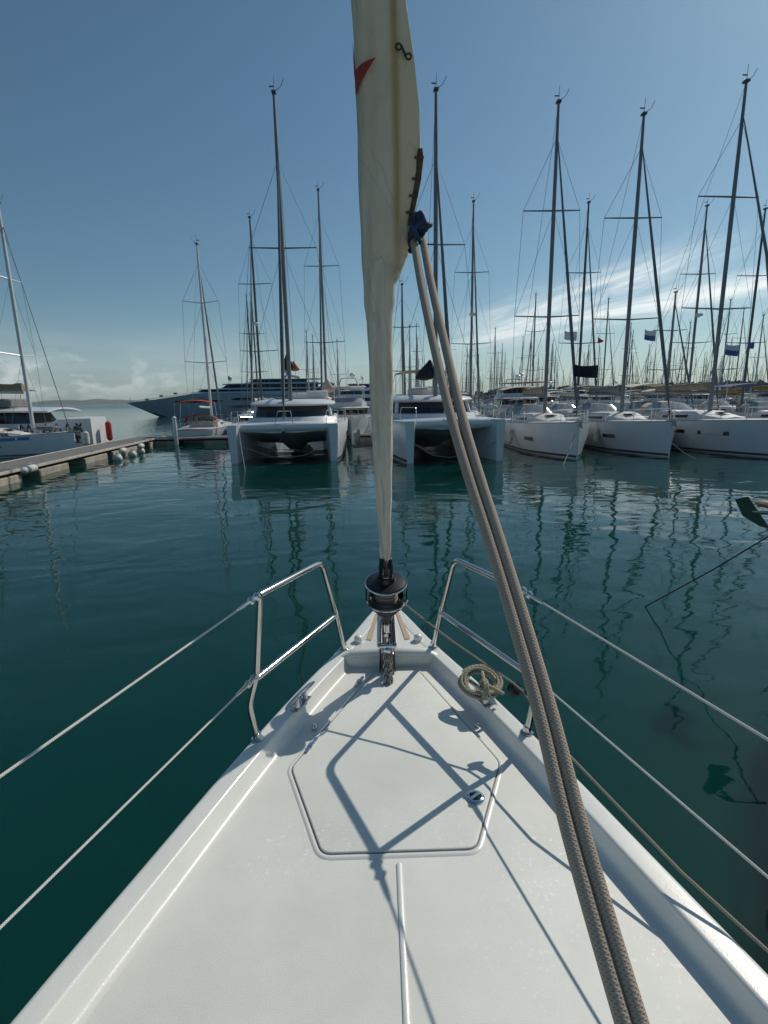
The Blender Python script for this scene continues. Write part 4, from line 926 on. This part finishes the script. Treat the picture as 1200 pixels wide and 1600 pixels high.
# bow plate forward of the crossbar
outl = [(-.235, 2.56), (.235, 2.56)]+[(hw(y)-.02, y) for y in (2.75, 2.9, 3.05, 3.15, 3.22)]+[(0.03, 3.26), (-.03, 3.26)]+[(-hw(y)+.02, y) for y in (3.22, 3.15, 3.05, 2.9, 2.75)]
mb = MB(); mb.prism(outl, ZD-.01, ZD+.062, .012); mb.build('bow_plate', GEL, own, ang=50)
mb = MB(); mb.tube([(-.27, 2.57, ZD+.04), (-.20, 2.585, ZD+.068), (-.06, 2.585, ZD+.074), (.06, 2.585, ZD+.074), (.20, 2.585, ZD+.068), (.27, 2.57, ZD+.04)], [.022, .03, .034, .034, .03, .022], 12, flat=.8); mb.build('crossbar', GEL, own)
for sx in (-1, 1):
    mb = MB(); mb.add([(sx*.125, 2.76, ZD+.066), (sx*.095, 2.75, ZD+.066), (sx*.052, 3.16, ZD+.066), (sx*.070, 3.16, ZD+.066)], [[0, 1, 2, 3] if sx < 0 else [3, 2, 1, 0]])
    mb.build('grip_strip', TAN, own, smooth=False)
    mb = MB(); mb.ball((sx*.168, 2.735, ZD+.082), .026, 12, (1, 1, .9)); mb.lathe([(.03, 0), (.03, .006), (.018, .01), (.016, .02)], o=(sx*.168, 2.735, ZD+.06), n=12); mb.build('vent_knob', GEL, own)
    # rounded flare of the bow roller cheeks either side of the stem
    mb = MB(); mb.ball((sx*.10, 3.12, ZD-.02), .085, 14, (.75, 1.25, .55)); mb.build('bow_cheek', GREYHULL, own)
# anchor locker lid
lid = [(-.395, 1.78), (-.235, 1.385), (.248, 1.39), (.412, 1.785), (.150, 2.50), (-.075, 2.50)]
def roundpoly(pts, r, n=4):
    res = []
    for i, p in enumerate(pts):
        p = Vector(p); a = Vector(pts[i-1])-p; c = Vector(pts[(i+1) % len(pts)])-p
        for q in arc((*(p+a.normalized()*r), 0), (*p, 0), (*(p+c.normalized()*r), 0), n): res.append((q.x, q.y))
    return res
def grow(pts, d):
    c = Vector((0, 1.95)); res = []
    n = len(pts); ar = sum(pts[i-1][0]*pts[i][1]-pts[i][0]*pts[i-1][1] for i in range(n)); sg = 1 if ar > 0 else -1
    for i, p in enumerate(pts):
        a = Vector(pts[i-1]); b = Vector(p); e = Vector(pts[(i+1) % n]); e1 = (b-a).normalized(); e2 = (e-b).normalized()
        n1 = Vector((e1.y, -e1.x))*sg; n2 = Vector((e2.y, -e2.x))*sg; nn = n1+n2; nn /= max(.3, nn.dot(n1)); res.append(tuple(b+nn*d))
    return res
lr = roundpoly(lid, .03)
def ringstrip(mb, o1, z1, o2, z2): mb.loft([[Vector((*p, z1)) for p in o1], [Vector((*p, z2)) for p in o2]], cap=False)
mb = MB()
seq = [(.021, .0030), (.015, .0070), (.0085, .0075), (.0055, .0065), (.005, .0040)]
rs = [[Vector((*p, ZD+z)) for p in grow(lr, d)] for d, z in seq]; mb.loft(rs, cap=False); mb.build('locker_rim', GEL, own, ang=60)
mb = MB(); mb.loft([[Vector((*p, ZD+.0055)) for p in grow(lr, .0056)], [Vector((*p, ZD+.0058)) for p in grow(lr, -.006)]], cap=False); mb.build('locker_gap', GAPDARK, own)  # dark strip drawn in for the shade of the lid groove
mb = MB(); rs = [[Vector((*p, ZD+z)) for p in grow(lr, d)] for d, z in ((0, .004), (0, .0085), (-.002, .0105), (-.006, .0112))]; mb.loft(rs); ld = mb.build('locker_lid', DECK, own, ang=60)
# latch
mb = MB(); mb.lathe([(.034, 0), (.034, .004), (.029, .008), (.022, .009), (.020, .005), (.001, .005)], o=(.285, 1.60, ZD+.0112), n=24); lt = mb.build('latch', CHROME, ld)
mb = MB(); mb.box((0, 0, 0), (.05, .012, .006), rot=.7, bev=.002); o = mb.build('latch_handle', CHROME, lt, loc=(.285, 1.60, ZD+.021))
mb = MB(); mb.lathe([(.019, 0), (.019, .001)], o=(.285, 1.60, ZD+.0172), n=20); mb.build('latch_recess', BLACK, lt)
for (x, y, a) in ((-.335, 1.905, 1.2), (-.155, 2.40, 1.2)):  # chrome bars put in for the glints along the lid's edge gap
    mb = MB(); mb.box((0, 0, 0), (.10, .016, .010), rot=a, bev=.003); mb.box((.0, 0, .004), (.03, .022, .010), rot=a, bev=.003); mb.build('gap_glint', CHROME, ld, loc=(x, y, ZD+.012))
# centre seam ridge
mb = MB(); mb.tube([(.005+.001*i, 1.345-.4*i, ZD+.003) for i in range(0, 14)], .0085, 10, flat=.75); mb.build('deck_seam', GEL, own)
# chain slot with steel cheeks, chain and stem fitting
mb = MB(); mb.box((0, 2.92, ZD+.040), (.07, .5, .06)); mb.build('chain_well', BLACK, own, smooth=False)
mb = MB()
for sx in (-1, 1): mb.box((sx*.040, 2.95, ZD+.060), (.006, .56, .06), bev=.002)
mb.lathe([(.028, -.03), (.018, 0), (.028, .03)], o=(0, 3.28, ZD+.07), axis=(1, 0, 0), n=14); mb.build('bow_roller', DULLMETAL, own)
for cx, ph in ((-.020, 0), (.004, 1)):
    mb = MB()
    for i in range(10):
        t = i/9; p = Vector((cx, 2.455-.075*min(1, t*1.6)-.0*t, ZD+.135-.155*t)); p.z = max(p.z, ZD+.024); p.y -= .03*max(0, t-.7)
        rot = (i+ph) % 2; pts = []
        for k in range(10):
            a = 2*pi*k/10; u = cos(a)*.0175; v = sin(a)*.0105; pts.append(p+Vector((v if rot else v*.3, v*.3 if rot else v, u)))
        mb.tube(pts, .0036, 6, closed=True)
    mb.build('chain', DULLMETAL, own)
mb = MB(); mb.box((-.008, 2.425, ZD+.024), (.030, .07, .016), bev=.004); mb.build('chain_end', BLACK, own)
# anchor hanging under the roller, ahead of the stem
mb = MB(); mb.tube([(0, 3.0, ZD+.085), (0, 3.35, ZD+.03), (0, 3.46, ZD-.35)], .018, 8); mb.build('anchor_shank', DULLMETAL, own)

# furling gear along the stay
S0 = Vector((-.010, 2.50, ZD+.02)); SU = Vector((0, -.2759, .9612))
def stp(z): return S0+SU*((z-S0.z)/SU.z)
drum = MB(); P = stp(2.035)
drum.lathe([(.03, -.045), (.055, -.04), (.055, -.005), (.086, .0), (.088, .006), (.086, .012), (.052, .016)], o=P, axis=SU, n=36)
drum.lathe([(.022, -.11), (.03, -.085), (.045, -.04)], o=P, axis=SU, n=24)
drum.lathe([(.055, .0), (.088, .004), (.093, .010), (.091, .017), (.072, .022), (.045, .026), (.040, .05)], o=P+SU*.112, axis=SU, n=36)
dr = drum.build('furling_drum', BLACK, own, ang=30)
mb = MB()
for i in range(7): 
    rr_ = .048+.003*(i % 2); h_ = .020+i*.0125; o_ = P+SU*h_; u = SU.orthogonal().normalized(); v = SU.cross(u)
    mb.tube([o_+(u*cos(a)+v*sin(a))*rr_ for a in [2*pi*k/28 for k in range(28)]], .0052, 6, closed=True)
mb.build('wound_line', LINE, dr)
mb = MB(); ex = Vector((1, 0, 0)); ey = SU.cross(ex)
def cyl(a, h, r): return P+SU*h+(ex*cos(a)+ey*sin(a))*r
mb.tube([cyl(2*pi*k/40, .122, .097) for k in range(40)], .004, 6, closed=True)
for a in (radians(5), radians(172), radians(88)):
    mb.tube(rounded([cyl(a, .122, .097), cyl(a, .0, .097), cyl(a, -.03, .05)], .02), .0045, 6)
mb.tube([cyl(radians(a), .030, .101) for a in range(-140, -10, 8)], .005, 6); mb.build('drum_cage', STEEL, dr)
mb = MB(); A = P+SU*.135; mb.lathe([(.034, 0), (.034, .08), (.030, .095), (.030, .125), (.024, .13)], o=A, axis=SU, n=20); mb.build('swivel', BLACK, dr)
mb = MB(); mb.tube([stp(1.76), stp(1.95)], .012, 12); mb.lathe([(.013, 0), (.021, .004), (.022, .05), (.015, .056)], o=stp(1.87), axis=SU, n=16); mb.lathe([(.017, 0), (.020, .006), (.020, .02), (.016, .026)], o=stp(1.835), axis=SU, n=6)
mb.build('turnbuckle', STEEL, own)
mb = MB(); mb.lathe([(.010, -.048), (.019, -.047), (.019, -.036), (.010, -.034), (.010, .034), (.019, .036), (.019, .047), (.010, .048)], o=stp(1.785)+Vector((0, -.02, 0)), axis=(1, 0, 0), n=12); mb.ball(stp(1.765)+Vector((0, -.03, 0)), .022, 12, (1, .8, .8)); mb.build('toggle', CHROME, own)
mb = MB()
for sx in (-1, 1):
    a_ = stp(1.62); b_ = stp(1.93); mb.loft([[a_+Vector((sx*.036, -.030, 0)), a_+Vector((sx*.042, -.030, 0)), a_+Vector((sx*.042, .035, 0)), a_+Vector((sx*.036, .035, 0))], [b_+Vector((sx*.026, -.014, 0)), b_+Vector((sx*.032, -.014, 0)), b_+Vector((sx*.032, .02, 0)), b_+Vector((sx*.026, .02, 0))]])
mb.build('link_plates', BLACK, own)
mb = MB(); mb.box((-.010, 2.56, ZD+.055), (.075, .10, .10), bev=.006); mb.build('stem_fitting', DULLMETAL, own)
mb = MB(); mb.lathe([(.060, .012), (.084, .010), (.086, .045), (.083, .050), (.080, .046), (.079, .016), (.060, .014)], o=P, axis=SU, n=36); mb.build('drum_cup', BLACK, dr)
mb = MB(); mb.tube([stp(2.1), stp(13.5)], .012, 8); fs = mb.build('forestay', ALU, own)
mb = MB(); mb.tube(rounded([stp(2.245)+Vector((-.010, -.045, 0)), stp(2.195)+Vector((-.013, -.050, 0)), stp(2.195)+Vector((.013, -.050, 0)), stp(2.245)+Vector((.010, -.045, 0))], .006), .0045, 6); mb.build('tack_shackle', STEEL, dr)
# mast of our boat, aft of the camera
mb = MB(); mb.tube([(0, -2.2, ZD), (0, -2.25, 15.5)], .1, 14); mb.build('mast', ALU, own)
# pulpits
def pulpit(sx):
    root_y = lambda p: (sx*p[0], p[1], p[2])
    fb_, ft = (.243, 2.648, ZD+.058), (.30, 2.27, 2.285); at_, ab = (.492, 1.875, 2.285), (.545, 1.885, ZD+.058)
    knee = (.568, 1.885, ZD+.215)
    mb = MB(); mb.tube([root_y(p) for p in rounded([fb_, (.262, 2.45, 1.955), ft, at_], .05, 7)], .0125, 12)
    pu = mb.build('pulpit', STEEL, own)
    mb = MB(); mb.tube([root_y(p) for p in rounded([ab, knee, (.528, 1.88, 1.955), (at_[0], at_[1], at_[2]-.002)], .03)], .0125, 12); mb.build('leg', STEEL, pu)
    mb = MB(); mb.tube([root_y((.262, 2.45, 1.950)), root_y((.530, 1.88, 1.935))], .0125, 12); mb.build('middle_rail', STEEL, pu)
    for p in (fb_, ab):
        mb = MB(); mb.lathe([(.026, 0), (.026, .005), (.017, .012), (.015, .03)], o=root_y((p[0], p[1], ZD+.064)), n=16); mb.build('foot', STEEL, pu)
    for k, (a, b) in enumerate(((at_, (.79, .915, 2.285)), ((.530, 1.88, 1.945), (.82, .885, 1.96)))):
        a = Vector(root_y(a)); b = Vector(root_y(b)); u = (b-a).normalized()
        mb = MB(); mb.ball(a+u*.02, .017, 10); mb.tube([a+u*.02, a+u*.055], .010, 8); mb.ball(a+u*.062, .015, 10); mb.tube([a+u*.07, a+u*.12, a+u*.15], [.008, .007, .0045], 8); mb.build('wire_terminal', STEEL, pu)
        c = a+u*(2.9); 
        mb = MB(); mb.tube([a+u*.12, a+u*1.0, c], .0033, 8); mb.build('lifeline', LIFE, own)
    c = Vector(root_y((at_[0], at_[1], 0)))+ (Vector(root_y((.79, .915, 0)))-Vector(root_y((at_[0], at_[1], 0)))).normalized()*2.9
    mb = MB(); mb.tube([(c.x, c.y, ZD+.04), (c.x, c.y, 2.30)], .0125, 10); mb.build('stanchion', STEEL, own)
pulpit(-1); pulpit(1)
# bow cleats
def cleat(sx, y, x, a):
    r_ = Matrix.Rotation(a, 3, 'Z'); T = lambda p: Vector((x, y, ZD+.066))+r_@Vector(p)
    mb = MB(); mb.tube([T((0, -.12, .042)), T((0, -.09, .046)), T((0, 0, .048)), T((0, .09, .046)), T((0, .12, .042))], [.006, .011, .013, .011, .006], 10, flat=.8)
    for q in (-.035, .035): mb.tube([T((0, q, -.004)), T((0, q*.9, .045))], [.016, .010], 10)
    mb.box(T((0, 0, .0)), (.036, .13, .008), rot=a, bev=.002); mb.build('cleat', STEEL, own)
cleat(-1, 2.13, -.405, radians(-23)); cleat(1, 2.13, .405, radians(23))
# block on the starboard pulpit leg for the furling line
mb = MB(); C_ = Vector((.50, 1.93, 1.835)); mb.lathe([(.01, -.016), (.024, -.015), (.028, -.008), (.020, 0), (.028, .008), (.024, .015), (.01, .016)], o=C_, axis=(.3, -.75, .6), n=18); mb.tube([C_, C_+Vector((.05, -.045, .0))], .012, 8); mb.build('line_block', BLACK, own)
# navigation of furling line from drum to the aft
mb = MB(); p0 = cyl(radians(-15), .03, .062)
lp = [p0, p0.lerp(C_+Vector((-.01, .0, .03)), .5)-Vector((0, 0, .012)), C_+Vector((-.01, .0, .03)), C_+Vector((.02, -.05, .02))]
lp += [Vector((.595, 1.57, 1.80)), Vector((.775, 1.19, 1.715)), Vector((.90, .98, 1.672)), Vector((1.06, .55, 1.665)), Vector((1.4, -.4, 1.67))]
mb.tube(lp, .0044, 8); mb.build('furling_line', LINE, own)
# small chainplate eyes seen on the left side deck
mb = MB(); mb.ball((-.335, 1.98+.05, ZD+.012), .014, 10); mb.ball((.37, 2.02, ZD+.012), .012, 10); mb.build('deck_eye', STEEL, own)

# ------------------------------------------------------------------ furled headsail
sail = empty('furled_headsail', (.03, 2.30, 2.25), 0, 'rolled cream headsail with yellowed stripe hanging on the forestay above the drum', 'sail')
off = Vector((0, 2.30, 2.25))
ROW = [(2.195, 0.004, 0.006, 0.008), (2.225, -0.002, 0.008, 0.012), (2.257, -0.0202, 0.0094, 0.02), (2.29, -0.027, 0.022, 0.024), (2.324, -0.0306, 0.0276, 0.027), (2.42, -0.0345, 0.03, 0.031), (2.515, -0.0379, 0.032, 0.034), (2.66, -0.0445, 0.036, 0.037), (2.801, -0.0498, 0.0395, 0.04), (2.93, -0.054, 0.042, 0.043), (3.055, -0.0578, 0.0437, 0.046), (3.17, -0.059, 0.0445, 0.049), (3.278, -0.0603, 0.0445, 0.05), (3.284, -0.0638, 0.0455, 0.052), (3.394, -0.0633, 0.0503, 0.054), (3.424, -0.0635, 0.0684, 0.054), (3.455, -0.0642, 0.082, 0.054), (3.483, -0.0647, 0.0928, 0.055), (3.539, -0.065, 0.099, 0.057), (3.594, -0.0665, 0.1093, 0.058), (3.665, -0.0667, 0.1233, 0.06), (3.75, -0.0674, 0.1322, 0.062), (3.877, -0.0683, 0.1259, 0.064), (3.981, -0.0717, 0.1107, 0.066), (4.037, -0.073, 0.0986, 0.067), (4.118, -0.0767, 0.0831, 0.068), (4.3, -0.082, 0.078, 0.07), (4.8, -0.088, 0.082, 0.07), (6, -0.085, 0.085, 0.065), (8, -0.075, 0.08, 0.06), (10, -0.05, 0.06, 0.045), (12, -0.025, 0.045, 0.03)]
def interp(z):
    for a, b in zip(ROW, ROW[1:]):
        if z <= b[0]:
            t = (z-a[0])/(b[0]-a[0]); v = [a[k]+(b[k]-a[k])*t for k in range(4)]
            if 2.28 < z < 3.3: v[1] *= .90; v[2] *= .86
            return v
    return ROW[-1]
zs = sorted(set([r_[0] for r_ in ROW]+[2.28+.035*i for i in range(64)]))
mb = MB(); rings = []; NS = 40
for z in zs:
    _, xl, xr, d = interp(z); c = stp(z); rg_ = []
    core = min(xr, .085 if z > 3.2 else xr)   # the roll itself; beyond it the loose leech thins out
    for k in range(NS):
        a = 2*pi*k/NS; ca, sa = cos(a), sin(a)
        dgn = sin((z*26+ca*4.2+2*noise.noise(Vector((z*1.5, ca, 2)))))*(.0016 if z < 3.5 else .0008)
        wr = .005*noise.noise(Vector((ca*2, sa*2, z*3.1)))+.004*noise.noise(Vector((ca*5, sa*5, z*5)))+dgn
        if ca < 0: x = xl*-ca; 
        else: x = xr*ca
        if ca < 0: yy = d*sa
        else:
            xx = xr*ca
            yy = d*sa*(1 if xr < .07 else max(.16, 1-(max(0, xx-.03)/(xr-.02))*.9))
        # overlap step of the outer turn, seen as a long fold on the side facing us
        if sa < 0 and z > 2.2:
            step = (.012 if z > 3.4 else .008) if x > (.040 if z > 3.4 else -.01)+.006*sin(z*3.7)+.05*max(0, 3.4-z)*0 else 0
            yy -= step
        rg_.append(c+Vector((x+wr*.8, yy+wr*1.6, 0))-off)
    rings.append(rg_)
mb.loft(rings)
# uv: u across as seen, v height
nf = len(mb.f)
for fi in range(nf-2):
    f = mb.f[fi]; uvs = []
    for vi in f:
        j = vi % NS; i = vi//NS; x = rings[i][j].x; _, xl, xr, d = interp(zs[i]); ww_ = max(.145, .0)
        uvs.append((.5+(x-(xl+.066)*.9)/.205, zs[i]))
    mb.uv[fi] = uvs
mb.build('rolled_sail', SAIL, sail, ang=70)
def sail_front(z, x, lift=.0):   # point on the face turned to us
    _, xl, xr, d = interp(z); c = stp(z)
    r_ = (x/xl if x < 0 else x/xr); r_ = min(.98, abs(r_)); sa = sqrt(1-r_*r_)
    yy = -d*sa
    if x > 0 and xr >= .07: yy = -d*sa*max(.16, 1-(max(0, x-.03)/(xr-.02))*.9)
    return c+Vector((x, yy-.010-lift, 0))-off
# red emblem triangles sewn on
def patch(name, tri, m, lift=.004, n=9):
    mb = MB(); (z0, x0), (z1, x1), (z2, x2) = tri; vs = []; idx = {}
    for i in range(n+1):
        for j in range(n+1-i):
            a, b = i/n, j/n; z = z0+(z1-z0)*a+(z2-z0)*b; x = x0+(x1-x0)*a+(x2-x0)*b; idx[i, j] = len(vs); vs.append(sail_front(z, x, lift))
    fs = []
    for i in range(n):
        for j in range(n-i):
            fs.append([idx[i, j], idx[i+1, j], idx[i, j+1]])
            if j < n-i-1: fs.append([idx[i+1, j], idx[i+1, j+1], idx[i, j+1]])
    mb.add(vs, fs); return mb.build(name, m, sail)
patch('red_emblem', [(3.950, -.0705), (3.895, -.0690), (3.958, -.006)], RED)
patch('red_emblem', [(4.02, -.0730), (3.94, -.0715), (3.95, -.0665)], RED)
# bow-tie shaped leech fitting
mb = MB(); c1_ = sail_front(3.988, .060, .014); c2_ = sail_front(3.978, .090, .014)
for cc, rr_ in ((c1_, .0082), (c2_, .0078)): mb.tube([cc+Vector((cos(a)*rr_, 0, sin(a)*rr_)) for a in [2*pi*k/14 for k in range(14)]], .0028, 6, closed=True)
mb.tube([c1_+Vector((.008, -.002, 0)), c2_-Vector((.008, .002, 0))], .0042, 6); mb.build('leech_fitting', BLACK, sail)
# webbing along the leech to the clew
mb = MB()
cl_pts = [(3.770, .121), (3.745, .122), (3.69, .115), (3.645, .105), (3.60, .094), (3.565, .092)]
rr_ = []
for z, x in cl_pts:
    c = sail_front(z, x, .006); c = Vector((x, stp(z).y-.012, z))-off
    kk = min(1, (3.80-z)/.06+.15)
    rr_.append([c+Vector((-.014*kk, -.008, 0)), c+Vector((.008*kk, -.012, 0)), c+Vector((.010*kk, .016, 0)), c+Vector((-.015*kk, .012, 0))])
mb.loft(rr_)
for z, x in cl_pts[1:-1]:
    c = Vector((x-.006, stp(z).y-.028, z))-off; mb.box(c, (.03, .006, .006))
mb.build('clew_webbing', BROWNWEB, sail)
mb = MB(); c = Vector((.106, stp(3.56).y-.02, 3.560))-off; mb.tube([c+Vector((cos(a)*.016, .002, sin(a)*.020)) for a in [2*pi*k/16 for k in range(16)]], .005, 8, closed=True); mb.build('clew_ring', STEEL, sail)
mb = MB(); mb.tube([sail_front(4.10+.1*i, .022+.004*i, .003) for i in range(4)], [.004, .012, .014, .012], 6, flat=.4); mb.build('bright_tape', WHITE, sail)

# ------------------------------------------------------------------ jib sheets, knot, coil
ctr = Vector((.140, 1.93, 3.545))
shA = [(.112, 1.955, 3.555), (.130, 1.923, 3.515), (.143, 1.74, 3.334), (.161, 1.549, 3.144), (.182, 1.372, 2.969), (.206, 1.232, 2.83), (.242, 1.057, 2.656), (.275, .861, 2.462), (.291, .712, 2.314), (.319, .552, 2.155), (.345, .40, 2.02), (.42, .0, 1.82), (.6, -1.2, 1.68)]
shB = [(.140, 1.96, 3.56), (.161, 1.934, 3.525), (.173, 1.763, 3.356), (.193, 1.548, 3.143), (.211, 1.372, 2.968), (.232, 1.232, 2.83), (.265, 1.056, 2.655), (.298, .861, 2.461), (.315, .712, 2.314), (.3425, .552, 2.155), (.371, .40, 2.02), (.448, .0, 1.82), (.63, -1.2, 1.68)]
def catmull(p, n=5):
    p = [Vector(q) for q in p]; res = []
    for i in range(len(p)-1):
        a = p[max(i-1, 0)]; b = p[i]; c = p[i+1]; d = p[min(i+2, len(p)-1)]
        for k in range(n):
            t = k/n; res.append(.5*((2*b)+(c-a)*t+(2*a-5*b+4*c-d)*t*t+(3*b-a-3*c+d)*t**3))
    return res+[p[-1]]
for pts, lab in ((shA, 'left of the two thick brown-grey ropes running from the sail clew to lower right'), (shB, 'right of the two thick brown-grey ropes running from the sail clew to lower right')):
    mb = MB(); mb.tube(catmull(pts), .0122, 14); o = mb.build('jib_sheet', SHEET); tag(o, lab, 'rope', 'ropes tied to the sail clew')
kn = empty('sheet_knot', ctr, 0, 'dark blue cord knot tying the two ropes to the sail clew', 'knot')
mb = MB(); rk = random.Random(3)
for i in range(7):
    a0 = i*.9; tilt = Vector((rk.uniform(-1, 1), rk.uniform(-.6, .6), rk.uniform(-1, 1))).normalized(); u = tilt.orthogonal().normalized(); v = tilt.cross(u)
    cc = Vector((.012*sin(i*2.0)+.010, -.015, .018*cos(i*1.7)+.015)); rr_ = .021+.006*(i % 3)
    mb.tube([cc+(u*cos(a)+v*sin(a))*rr_ for a in [2*pi*k/16 for k in range(16)]], .0085, 8, closed=True)
mb.tube([(-.02, -.02, .045), (-.015, -.015, .07), (-.008, -.01, .10)], .006, 6); mb.build('cord_wraps', BLUECORD, kn)
mb = MB(); mb.tube([(-.022, -.01, .0), (-.025, -.012, -.03), (-.020, -.012, -.05)], .007, 6); mb.ball((-.02, -.012, -.058), .010, 8); mb.build('cord_tail', BLACK, kn)

co = MB(); cc = Vector((.440, 2.165, 1.735)); pts = []
for i in range(170):
    a = i*.20; turn = a/(2*pi); k = turn % 2; r1 = .098-.013*turn+.006*sin(a*.37); r2 = .078-.009*turn+.005*cos(a*.31)
    if turn > 3: r1 = .066+.014*(turn-3); r2 = .054+.010*(turn-3)
    lift = .016 if turn > 3 else 0
    pts.append(cc+Vector((cos(a)*r1, sin(a)*r2, -.012+lift+sin(a)*.028+.004*sin(a*2+turn))))
co.tube(pts, .0078, 8)
wrap = []
for i in range(34):
    a = i*.40; wrap.append(cc+Vector((-.005+.022*i/34+.008*sin(a), -.048+cos(a)*.040, -.008+sin(a)*.036)))
co.tube(wrap, .0078, 8)
co.tube(catmull([cc+Vector((.01, .02, .035)), cc+Vector((.008, -.02, .030)), cc+Vector((.015, -.06, .020)), cc+Vector((.055, -.085, .005)), cc+Vector((.085, -.07, -.02))]), .0082, 8)
o = co.build('coiled_rope', COILR); tag(o, 'small coil of beige rope hung on the right bow cleat', 'rope')

# ------------------------------------------------------------------ neighbour's bow on the right, its anchor and mooring line
r, rg = sloop('neighbour_sloop', 'dark-hulled sloop just outside the right edge, its bow mirrored in the green water', (4.95, 5.45, 0), pi, L=11, B=3.6, fb=1.72, mast=15, my=4.3, hullm=DARKHULL, cover=GREYC, bimini=None, anchor=False, hwin=0, stripe=NAVY)
r.location = (4.55, 5.15, 0)
lx = lambda P: Vector((-(P.x-4.55), -(P.y-5.15), P.z))
tipA = at(1148, 780, 5.75); a2 = at(1200, 826, 5.55); a3 = at(1175, 778, 5.6); a4 = at(1160, 806, 5.85)
mb = MB(); Pq = [lx(q) for q in (tipA, at(1166, 776, 5.6), a2, at(1186, 822, 5.65), a4)]
mb.loft([[p_+Vector((0, .0, 0)) for p_ in Pq], [p_+Vector((0, .03, .008)) for p_ in Pq]])
mid = lx(at(1178, 800, 5.62)); mb.tube([mid, mid+Vector((.0, .30, .05)), lx(Vector((4.55, 5.3, 1.80)))], .022, 8); mb.build('anchor', DULLMETAL, r)
mb = MB(); q = lx(at(1190, 787, 5.5)); mb.box(q+Vector((-.03, .05, 0)), (.12, .22, .06), bev=.02); mb.build('anchor_roller', TEAK, r)
e0 = atz(1008, 948, 0); e1 = at(1202, 836, 5.6); ml = MB(); top_ = e1+(e1-e0)*.22
ml.tube([e0-Vector((0, 0, .15))*1, e0, e0.lerp(top_, .5)-Vector((0, 0, .03)), top_], .009, 6)
o = ml.build('mooring_line', DARKMATT); tag(o, 'dark mooring line slanting into the water from the neighbour bow on the right', 'rope')
# slack mooring lines of the first row boats
for k, (p0, p1, lab) in enumerate((((372, 668), (383, 735), 'pale mooring line hanging from the left bow of the left catamaran'), ((1047, 690), (1085, 716), 'thin mooring line dropping from the bow of the rightmost sloop'), ((899, 676), (880, 727), 'thin mooring line dropping from the bow of the first right-hand sloop'))):
    a = at(*p0, 25.2); b_ = atz(p1[0], p1[1], 0); ml = MB(); ml.tube([a, a.lerp(b_, .5)-Vector((0, 0, .08)), b_, b_-Vector((0, -.1, .4))], .016, 6); o = ml.build('mooring_line', COILR); tag(o, lab, 'rope')

# ------------------------------------------------------------------ haze
HAZE = True
if HAZE:
    hm = bpy.data.materials.new('haze'); hm.use_nodes = True; nt = hm.node_tree; nt.nodes.remove(nt.nodes['Principled BSDF'])
    pv = nt.nodes.new('ShaderNodeVolumePrincipled'); pv.inputs['Color'].default_value = (.80, .88, .95, 1); pv.inputs['Density'].default_value = .00009; pv.inputs['Anisotropy'].default_value = .35
    nt.links.new(pv.outputs[0], nt.nodes['Material Output'].inputs['Volume'])
    mb = MB(); mb.box((0, 2100, 152), (11000, 6600, 306)); o = mb.build('haze', hm, smooth=False); tag(o, 'pale sea haze', 'haze', kind='stuff')
